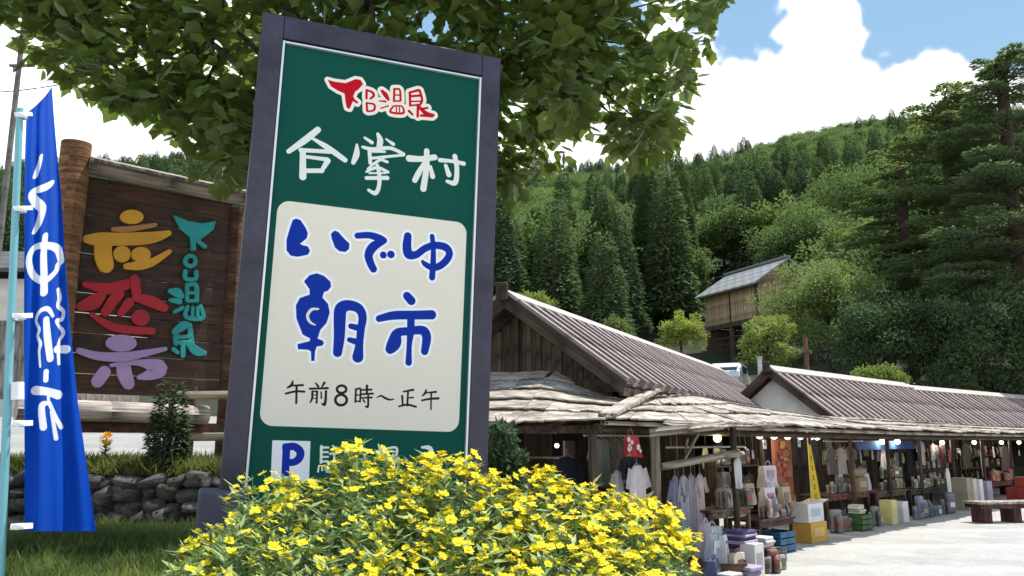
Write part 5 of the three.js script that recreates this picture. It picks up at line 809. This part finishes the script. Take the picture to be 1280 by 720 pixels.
// under the gable skirt and first awning (most of it hung up)
rod('rail of clothes under the corner of the bark skirt', 730, -0.35, 812, -0.3, 1.82);
garment('grey green jacket on a hanger under the bark skirt', 752, -0.45, 545, 0.42, 0.62, [0.17, 0.18, 0.15]);
garment('olive shirt on a hanger next to the grey green jacket', 775, -0.6, 545, 0.40, 0.6, [0.16, 0.16, 0.11]);
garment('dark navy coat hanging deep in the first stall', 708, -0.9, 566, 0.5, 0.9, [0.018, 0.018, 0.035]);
garment('pale pink long dress catching the light beside the weathered post', 795, 0.0, 577, 0.30, 0.95, [0.66, 0.58, 0.62], { flare: 1.5, sleeve: 0.28 });
garment('grey short dress half hidden by yellow flowers', 772, -0.12, 583, 0.24, 0.6, [0.40, 0.38, 0.40], { flare: 1.3, sleeve: 0.2 });
garment('black shawl draped on a hanger above the pale pink dress', 786, -0.06, 566, 0.32, 0.3, [0.012, 0.012, 0.018], { sleeve: 0.5 });
{ const q = place(788, -0.1); q.y = rowY(788, 545, -0.1); const o = thing('patterned_scarf', 'red and white patterned scarf hung above the black shawl', 'scarf', q, OUT); part(o, 'cloth', rippled(0.34, 0.28, 0.05, 4), cloth([0.55, 0.07, 0.08])); for (let i = 0; i < 7; i++) part(o, 'motif', new THREE.CircleGeometry(rr(0.02, 0.045), 9).translate(rr(-0.13, 0.13), rr(-0.24, -0.04), 0.07), cloth([0.75, 0.66, 0.6])); part(o, 'loop', new THREE.TorusGeometry(0.05, 0.006, 5, 12).translate(0, 0.04, 0), cloth([0.5, 0.1, 0.1])); }
rod('rail of long dresses under the log rail', 832, 0.1, 930, 0.15, 1.66);
const dresses = [['slate blue long dress under the log rail', 842, [0.22, 0.22, 0.32]], ['grey lavender long dress second under the log rail', 853, [0.46, 0.45, 0.52]], ['dusty grey dress third under the log rail', 862, [0.34, 0.33, 0.38]], ['pale pink tunic with white hem under the log rail', 873, [0.60, 0.48, 0.52]]];
dresses.forEach(([l, px, c], i) => garment(l, px, 0.1, 592 - i, 0.2, [1.05, 1.0, 0.9, 0.72][i], c, { flare: 1.2, sleeve: 0.3, up: 0.12 }));
garment('white cotton towel hung from the end of the log rail', 921, 0.45, 569, 0.17, 0.42, [0.72, 0.72, 0.78], { sleeve: 0, up: 0.1 });
garment('brown shirt in the shade behind the white towel', 935, -0.5, 590, 0.34, 0.5, [0.22, 0.16, 0.12]);
const t1 = table('rough wooden table heaped with bags beside the long dresses', 886, 938, 0.3, 0.78, 0.5, [0.22, 0.16, 0.11]);
packets('beige wrapped packet on the rough wooden table', 892, 934, 0.1, 0.78, 9, [[0.42, 0.34, 0.26], [0.30, 0.22, 0.18], [0.5, 0.45, 0.4], [0.35, 0.30, 0.36]], 'packets on the rough wooden table');
bag('pale pouch bag standing on the rough wooden table', 905, 0.12, 0.78, 0.28, 0.26, 0.16, [0.5, 0.46, 0.44]);
bag('striped tan bag leaning at the end of the rough wooden table', 932, 0.1, 0.78, 0.26, 0.32, 0.16, [0.42, 0.34, 0.28], { print: [0.18, 0.12, 0.1] });
const bsk = basket('wide brown woven basket on the ground heaped with cloth', 897, 1.0, 0, 0.3, 0.26, [0.24, 0.14, 0.085]);
bag('blue grey cloth bag spilling out of the brown basket', 886, 0.95, 0.22, 0.24, 0.38, 0.16, [0.40, 0.44, 0.54], { print: [0.75, 0.76, 0.8] });
bag('white and navy striped bag upright in the brown basket', 898, 1.0, 0.22, 0.2, 0.36, 0.14, [0.62, 0.62, 0.64], { print: [0.1, 0.12, 0.25], turn: 0.3 });
bag('pale blue drawstring bag behind the brown basket', 884, 0.55, 0.0, 0.3, 0.62, 0.2, [0.48, 0.52, 0.58], { turn: -0.4 });
basket('small tan basket with a hoop handle under the table', 903, 0.42, 0, 0.24, 0.3, [0.42, 0.31, 0.2], { handle: true });
carton('dark carton carrying the purple cloths', 921, 0.78, 0, 0.46, 0.34, 0.4, [0.16, 0.11, 0.09]);
folded('heap of folded purple and navy patterned cloths', 919, 0.78, 0.343, 0.42, 0.36, 5, [[0.10, 0.07, 0.22], [0.40, 0.34, 0.52], [0.06, 0.06, 0.16], [0.48, 0.40, 0.5]]);
carton('tall white carton beside the brown basket', 933, 1.0, 0, 0.24, 0.42, 0.22, [0.72, 0.70, 0.70], { side: [0.4, 0.4, 0.45] });
folded('white folded towels next to the dark pots', 948, 0.75, 0.28, 0.3, 0.24, 3, [[0.74, 0.74, 0.76], [0.68, 0.68, 0.7]]);
carton('low black box holding up the white towels', 948, 0.75, 0, 0.42, 0.28, 0.34, [0.035, 0.032, 0.035]);
pot('dark glazed pot at the edge of the sunlit paving', 956, 0.85, 0, 0.14, 0.24, [0.06, 0.045, 0.04]);
pot('brown clay pot standing close to the dark glazed pot', 966, 0.8, 0, 0.11, 0.2, [0.20, 0.12, 0.08]);
bag('navy cloth bag slumped beside the brown basket', 884, 1.15, 0, 0.34, 0.34, 0.22, [0.07, 0.08, 0.16], { turn: 0.4 });
bag('cream tote standing between the brown basket and tall white carton', 914, 1.12, 0, 0.26, 0.36, 0.16, [0.62, 0.56, 0.48], { print: [0.3, 0.16, 0.12] });
folded('short stack of lilac cloths on the paving near the cream tote', 925, 1.25, 0, 0.34, 0.28, 4, [[0.46, 0.40, 0.56], [0.62, 0.58, 0.64], [0.25, 0.2, 0.34]]);
basket('flat dark basket on the paving before the lilac cloths', 905, 1.35, 0, 0.26, 0.14, [0.14, 0.09, 0.06]);
folded('rolled pale cloths lying in the flat dark basket', 905, 1.35, 0.03, 0.3, 0.24, 4, [[0.6, 0.55, 0.56], [0.34, 0.2, 0.22], [0.66, 0.64, 0.66]]);
bag('grey pink satchel hung low in front of the long dresses', 876, 0.7, 0.0, 0.3, 0.7, 0.2, [0.46, 0.38, 0.42], { print: [0.66, 0.6, 0.62], turn: 0.2 });
carton('brown carton under the rough wooden table', 915, 0.1, 0, 0.5, 0.4, 0.36, [0.26, 0.17, 0.1], { open: true });
packets('small striped packet on the paving beside the dark pots', 938, 972, 1.05, 0, 6, [[0.5, 0.2, 0.18], [0.62, 0.6, 0.62], [0.2, 0.22, 0.4], [0.5, 0.42, 0.2]], 'striped packets on the paving', { spread: 0.6 });
packets('little wrapped parcel among the white bags on the dark table', 948, 988, 0.2, 0.56, 7, [[0.6, 0.55, 0.58], [0.4, 0.3, 0.26], [0.66, 0.5, 0.54]], 'parcels among the white bags', { k: 0.8, spread: 0.4 });
packets('small tub in front of the jars on the paving', 1034, 1096, 0.12, 0, 10, [[0.5, 0.5, 0.4], [0.3, 0.4, 0.2], [0.6, 0.58, 0.55], [0.45, 0.2, 0.15]], 'tubs along the front of the stalls', { k: 1.3, spread: 0.5 });
// stall of bags and boxes
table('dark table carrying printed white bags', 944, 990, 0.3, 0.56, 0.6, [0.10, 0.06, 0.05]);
bag('large white bag with pink print on the dark table', 956, 0.1, 0.56, 0.34, 0.46, 0.2, [0.70, 0.64, 0.68], { print: [0.45, 0.22, 0.34] });
bag('white bag stacked on a carton behind the pink printed bag', 957, -0.15, 0.98, 0.4, 0.36, 0.2, [0.68, 0.62, 0.66], { print: [0.42, 0.34, 0.42] });
carton('plain brown carton under the upper white bag', 959, -0.18, 0.56, 0.42, 0.42, 0.24, [0.32, 0.22, 0.15]);
bag('tan paper bag next to the large white bag', 976, 0.05, 0.56, 0.26, 0.44, 0.18, [0.50, 0.40, 0.31], { print: [0.3, 0.2, 0.16] });
crate('bright blue plastic crate under the dark table', 964, 0.08, 0, 0.5, 0.34, 0.4, [0.02, 0.17, 0.36]);
carton('yellow orange carton at the corner of the bag stall', 1004, 0.32, 0, 0.62, 0.34, 0.4, [0.62, 0.36, 0.06], { side: [0.7, 0.5, 0.2] });
carton('open white carton on top of the yellow carton', 1002, 0.32, 0.344, 0.6, 0.32, 0.38, [0.74, 0.74, 0.75], { open: true, side: [0.5, 0.55, 0.72] });
{ const q = place(977, -0.75); q.y = P(977, 549, -q.z).y; const o = thing('figured_hanging', 'tall orange and red patterned hanging behind the white bags', 'hanging', q, OUT); part(o, 'cloth', rippled(0.78, 1.25, 0.02, 2), cloth([0.30, 0.09, 0.055])); const cs = [[0.42, 0.16, 0.07], [0.36, 0.10, 0.06], [0.44, 0.22, 0.10], [0.20, 0.05, 0.05], [0.26, 0.13, 0.07]]; for (let i = 0; i < 34; i++) { const w = rr(0.05, 0.13); part(o, 'motif', rippled(w * 2, w, 0.004, i).translate(rr(-0.28, 0.28), rr(-1.1, -0.03), 0.045 + (i % 5) * 0.003), cloth(cs[i % 5])); } part(o, 'batten', bar(V(-0.42, 0.01, 0), V(0.42, 0.01, 0), 0.014, 0.014, 6), beamM); part(o, 'hanging_cord', bar(V(-0.3, 0.01, 0), V(-0.3, 0.42, 0), 0.005, 0.005, 4), beamM); part(o, 'hanging_cord', bar(V(0.3, 0.01, 0), V(0.3, 0.42, 0), 0.005, 0.005, 4), beamM); }
{ const q = place(1010, 0.3); q.y = 0.02; const top = rowY(1010, 556, -0.25), h = top - rowY(1015, 624, -0.25), o = thing('yellow_banner', 'yellow pennant banner with dark lettering on a slim pole', 'banner', V(q.x, 0, q.z), OUT), sh = new THREE.Shape([[0.02, top], [0.1, top], [0.36, top - h], [0.02, top - h * 0.98]].map((p) => new THREE.Vector2(...p))); part(o, 'pole', bar(V(0, 0, 0), V(0, top + 0.04, 0), 0.013, 0.011, 8), std([0.5, 0.42, 0.1])); part(o, 'cloth', new THREE.ExtrudeGeometry(sh, { depth: 0.006, bevelEnabled: false }), cloth([0.62, 0.44, 0.02])); for (let i = 0; i < 5; i++) { const y = top - 0.22 - i * 0.17, x = 0.075 + i * 0.022; part(o, 'lettering', merge([box(0.07, 0.014, 0.003, x, y, 0.009), box(0.014, 0.09, 0.003, x, y - 0.03, 0.0125), box(0.055, 0.014, 0.003, x, y - 0.06, 0.0092)]), std([0.12, 0.08, 0.02])); } part(o, 'foot', rbox(0.3, 0.06, 0.3, 0.02, 0, 0.03, 0), std([0.3, 0.3, 0.3])); }
for (const [px, py, l] of [[956, 556, 'small white price card hung before the figured hanging'], [999, 555, 'small pale blue price card hung beside the yellow banner']]) { const q = place(px, -0.32); q.y = P(px, py - 6, -q.z).y; const o = thing('price_card', l, 'card', q, OUT); part(o, 'card', box(0.11, 0.15, 0.006, 0, -0.075, 0), std(px < 990 ? [0.7, 0.7, 0.68] : [0.5, 0.6, 0.66])); part(o, 'card_print', box(0.07, 0.05, 0.002, 0, -0.07, 0.0045), std([0.2, 0.25, 0.35])); part(o, 'string', bar(V(0, 0, 0), V(0, 2.0 - q.y, 0), 0.003, 0.003, 4), beamM); }
// stalls past the yellow banner
const dk = 'stall with the blue valance';
rod('rail of small clothes beyond the yellow banner', 1030, -0.5, 1078, -0.5, 1.74);
[['dark striped blouse on the rail beyond the yellow banner', 1038, [0.12, 0.10, 0.10]], ['pale patterned blouse on the rail beyond the yellow banner', 1050, [0.42, 0.37, 0.36]], ['brown blouse at the end of the rail of small clothes', 1062, [0.20, 0.15, 0.13]]].forEach(([l, px, c]) => garment(l, px, -0.5, 557, 0.4, 0.55, c));
table('long cloth covered table past the yellow banner', 1030, 1085, -0.3, 0.66, 0.6, [0.26, 0.10, 0.08]);
packets('white and blue packet on the cloth covered table', 1032, 1060, -0.45, 0.66, 9, [[0.62, 0.62, 0.68], [0.30, 0.34, 0.52], [0.55, 0.42, 0.42], [0.7, 0.68, 0.66]], 'packets on the cloth covered table');
bag('upright white bottle bag on the cloth covered table', 1046, -0.6, 0.66, 0.2, 0.52, 0.14, [0.60, 0.60, 0.62]);
carton('brown carton of sweets on the cloth covered table', 1066, -0.5, 0.66, 0.5, 0.3, 0.34, [0.26, 0.2, 0.13], { side: [0.45, 0.4, 0.3] });
basket('pale straw hat basket heaped over the brown sweets carton', 1065, -0.5, 0.965, 0.26, 0.18, [0.52, 0.44, 0.34]);
bag('lilac gift bag at the end of the cloth covered table', 1079, -0.5, 0.66, 0.24, 0.36, 0.14, [0.56, 0.50, 0.62]);
crate('green plastic crate on the ground before the cloth covered table', 1066, 0.2, 0, 0.5, 0.32, 0.36, [0.05, 0.20, 0.05]);
folded('white paper wraps lying in the green crate', 1065, 0.2, 0.325, 0.3, 0.26, 4, [[0.70, 0.68, 0.62], [0.62, 0.6, 0.56]]);
{ const a = place(1070, -0.5, 0), b = place(1142, -0.5, 0), y = rowY(1105, 551, -1.05), w = b.distanceTo(a), o = thing('blue_valance', 'blue cloth valance strung across the stall', 'cloth', a.clone().lerp(b, 0.5).setY(y), OUT); part(o, 'cloth', rippled(w, 0.2, 0.02, 3), cloth([0.02, 0.075, 0.24])); part(o, 'string', bar(V(-w / 2, 0, 0), V(w / 2, 0, 0), 0.006, 0.006, 5), beamM); for (const t of [-1, 1]) part(o, 'tie', bar(V(t * w / 2, 0, 0), V(t * w / 2, 0.3, 0), 0.005, 0.005, 4), beamM); }
table('low table of jars under the blue valance', 1092, 1130, -0.25, 0.62, 0.6, [0.2, 0.14, 0.1]);
for (let k = 0; k < 3; k++) packets(['jar like packet on the lowest tier under the blue valance', 'jar like packet on the middle tier under the blue valance', 'jar like packet on the top tier under the blue valance'][k], 1095 + k * 3, 1128 - k * 4, -0.4 - k * 0.12, 0.62 + k * 0.26, 7 - k, [[0.42, 0.36, 0.28], [0.30, 0.26, 0.22], [0.56, 0.5, 0.44], [0.24, 0.14, 0.10], [0.36, 0.40, 0.32]], 'jars stacked under the blue valance', { spread: 0.4 });
carton('pale yellow carton on the ground under the blue valance', 1104, 0.12, 0, 0.3, 0.5, 0.26, [0.62, 0.58, 0.26]);
carton('plain white carton next to the pale yellow carton', 1118, 0.12, 0, 0.32, 0.44, 0.26, [0.70, 0.69, 0.72]);
garment('white scarf hung down by the bulb and blue valance', 1103, -0.55, 556, 0.2, 0.52, [0.62, 0.58, 0.58], { sleeve: 0 });
garment('black and white blouse hung at the end of the blue valance', 1150, -0.5, 549, 0.36, 0.6, [0.50, 0.49, 0.50]);
garment('black jacket next to the black and white blouse', 1138, -0.65, 556, 0.5, 0.8, [0.014, 0.014, 0.02]);
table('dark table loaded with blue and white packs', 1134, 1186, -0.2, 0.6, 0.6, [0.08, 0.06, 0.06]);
packets('blue and white pack on the dark loaded table', 1136, 1182, -0.35, 0.6, 14, [[0.55, 0.58, 0.72], [0.70, 0.71, 0.76], [0.30, 0.35, 0.58], [0.48, 0.54, 0.36]], 'packs on the dark loaded table');
packets('small blue white sack on the ground before the dark loaded table', 1134, 1184, 0.2, 0, 10, [[0.42, 0.45, 0.60], [0.62, 0.62, 0.68], [0.2, 0.22, 0.34]], 'sacks before the dark loaded table', { k: 1.5, spread: 0.5 });
garment('maroon scarf hung above the dark loaded table', 1176, -0.45, 554, 0.22, 0.6, [0.13, 0.03, 0.05], { sleeve: 0 });
garment('white banner cloth hanging down past the packs', 1181, 0.05, 583, 0.36, 0.9, [0.68, 0.67, 0.70], { sleeve: 0, up: 0.8 });
garment('cream blouse under the last bulbs', 1166, -0.6, 553, 0.4, 0.4, [0.56, 0.50, 0.46]);
garment('olive coat under the last bulbs', 1207, -0.5, 554, 0.55, 0.65, [0.09, 0.085, 0.05]);
garment('grey apron hanging by the olive coat', 1226, -0.45, 560, 0.22, 0.8, [0.40, 0.39, 0.37], { sleeve: 0 });
garment('dark patterned kimono jacket at the last stall', 1255, -0.5, 556, 0.9, 0.75, [0.11, 0.075, 0.075]);
carton('tall beige carton by the white banner cloth', 1197, 0.0, 0, 0.46, 0.8, 0.4, [0.36, 0.31, 0.25]);
carton('tall cream carton between the beige carton and the white one', 1206, 0.1, 0, 0.3, 0.78, 0.3, [0.56, 0.5, 0.42]);
carton('narrow white carton standing in the row of tall cartons', 1214, 0.1, 0, 0.28, 0.74, 0.3, [0.74, 0.72, 0.76]);
carton('lavender grey carton at the end of the tall cartons', 1223, 0.0, 0, 0.44, 0.66, 0.36, [0.34, 0.34, 0.42]);
table('red draped table at the last stall', 1232, 1262, -0.1, 0.56, 0.7, [0.22, 0.04, 0.035]);
packets('red fruit packet on the red draped table', 1234, 1260, -0.25, 0.56, 9, [[0.45, 0.06, 0.05], [0.55, 0.33, 0.2], [0.5, 0.12, 0.08], [0.62, 0.45, 0.3]], 'fruit packets on the red draped table', { k: 1.2 });
crate('vivid red crate at the end of the row', 1268, 0.35, 0, 0.8, 0.42, 0.5, [0.50, 0.04, 0.03]); carton('low red stand carrying tent shaped cards', 1276, -0.15, 0, 1.1, 0.62, 0.5, [0.42, 0.05, 0.04], { side: [0.6, 0.3, 0.25] });

// more stock: tiered stands and small things hung under the awnings
function stand(label, pa, pb, s, h, col) { s = inset(pa, s); const a = rowL(pa, s), b = rowL(pb, s), W = b - a, o = thing('tiered_stand', label, 'shelf', rowAt(a, s, 0), OUT, 'tiered stands in the stalls'), m = wood(col); for (const y of [h * 0.45, h * 0.73, h]) part(o, 'shelf_board', box(W, 0.025, 0.3, W / 2, y - 0.0125, 0), m); for (const x of [0.02, W - 0.02]) part(o, 'upright', box(0.04, h + 0.1, 0.28, x, (h + 0.1) / 2, -0.004), m); return [h * 0.45, h * 0.73, h]; }
const P1 = [[0.62, 0.6, 0.64], [0.3, 0.2, 0.15], [0.5, 0.42, 0.34], [0.2, 0.16, 0.2], [0.55, 0.2, 0.18], [0.36, 0.38, 0.3]];
stand('dark stand of tins behind the rough wooden table', 884, 938, -0.55, 1.35, [0.1, 0.07, 0.05]).forEach((y, i) => packets(['tin like packet on the lowest board behind the rough wooden table', 'tin like packet on the middle board behind the rough wooden table', 'tin like packet on the top board behind the rough wooden table'][i], 887, 935, -0.53, y, 8, P1, 'tins behind the rough wooden table', { spread: 0.25 }));
stand('dark stand of jars beyond the yellow banner', 1032, 1082, -1.0, 1.4, [0.1, 0.07, 0.05]).forEach((y, i) => packets(['small jar on the lowest board beyond the yellow banner', 'small jar on the middle board beyond the yellow banner', 'small jar on the top board beyond the yellow banner'][i], 1034, 1080, -0.98, y, 8, P1, 'jars beyond the yellow banner', { spread: 0.25 }));
stand('dark stand of sweets behind the loaded table', 1134, 1188, -0.95, 1.35, [0.08, 0.06, 0.05]).forEach((y, i) => packets(['sweet packet on the lowest board behind the loaded table', 'sweet packet on the middle board behind the loaded table', 'sweet packet on the top board behind the loaded table'][i], 1136, 1186, -0.93, y, 8, P1, 'sweets behind the loaded table', { spread: 0.25 }));
stand('dark stand of crafts behind the tall cartons', 1192, 1250, -0.95, 1.3, [0.09, 0.06, 0.05]).forEach((y, i) => packets(['craft packet on the lowest board behind the tall cartons', 'craft packet on the middle board behind the tall cartons', 'craft packet on the top board behind the tall cartons'][i], 1194, 1248, -0.93, y, 8, P1, 'crafts behind the tall cartons', { spread: 0.25 }));
for (let i = 0; i < 34; i++) { const px = [880, 900, 915, 930, 942][i] ?? 1030 + (i - 5) * 8.7, s = -0.55 - rr(0, 0.25), q = place(px + rr(-2, 2), s); q.y = rr(1.42, 1.72); const c = pick([[0.5, 0.46, 0.42], [0.12, 0.1, 0.12], [0.4, 0.1, 0.1], [0.6, 0.58, 0.56], [0.16, 0.18, 0.26], [0.3, 0.22, 0.14], [0.22, 0.24, 0.18]]), far = i < 5 ? 'small pouch dangling over the rough wooden table' : px < 1095 ? 'small pouch dangling between the yellow banner and blue valance' : px < 1190 ? 'small pouch dangling over the blue and white packs' : 'small pouch dangling over the last stalls', o = thing('hanging_pouch', far, 'pouch', q, OUT + rr(-0.3, 0.3), 'pouches hung under the awnings'); const w = rr(0.1, 0.18), h = rr(0.16, 0.36); part(o, 'pouch', rippled(w, h, 0.012, i, (u, v) => 0.7 + 0.5 * Math.sin(v * 2.6)), cloth(c)); part(o, 'string', bar(V(0, 0, 0), V(0, 2.02 - q.y, 0), 0.004, 0.004, 4), beamM); }
// shrub at the corner of the first hall
{ const q = P(632, 600, 9.8); q.y = 0; const o = thing('corner_shrub', 'dark leafy shrub squeezed between the sign frame and the bark skirt', 'shrub', q); part(o, 'stem', trunkGeo(1.3, 0.035), trunkM); part(o, 'foliage', broadCrown(0.27, 0.8, 1.2, 40, 60, 0.09, 95, 0.3), veg([0.07, 0.12, 0.05], 0.35)); }
// dim shelf inside the gable end
{ const q = place(664, -1.6, 0), o = thing('stock_shelf', 'dim wooden shelf of stock inside the gable end of the first hall', 'shelf', V(0.1, 0, -13.0), -0.45); for (const y of [0.5, 1.0, 1.5]) part(o, 'shelf_board', box(1.7, 0.03, 0.4, 0, y, 0), plankM[0]); for (const x of [-0.84, 0.84]) part(o, 'shelf_side', box(0.03, 1.75, 0.4, x, 0.875, 0.0), plankM[1]); 
  for (let i = 0; i < 6; i++) { const c = single('stock_box', 'small dim box of stock on the shelf inside the gable end', 'box', rbox(0.2, rr(0.15, 0.3), 0.2, 0.01), std(pick([[0.3, 0.2, 0.14], [0.2, 0.12, 0.1], [0.35, 0.3, 0.25]]), { map: mottT }), null, -0.45, 'boxes on the stock shelf'); c.geometry.computeBoundingBox(); const hh = c.geometry.boundingBox.max.y; const lp = V(-0.65 + i * 0.26, 1.015 + hh, 0).applyAxisAngle(V(0, 1, 0), -0.45); c.position.set(0.1 + lp.x, lp.y, -13.0 + lp.z); } }
renderer.render(scene, camera);
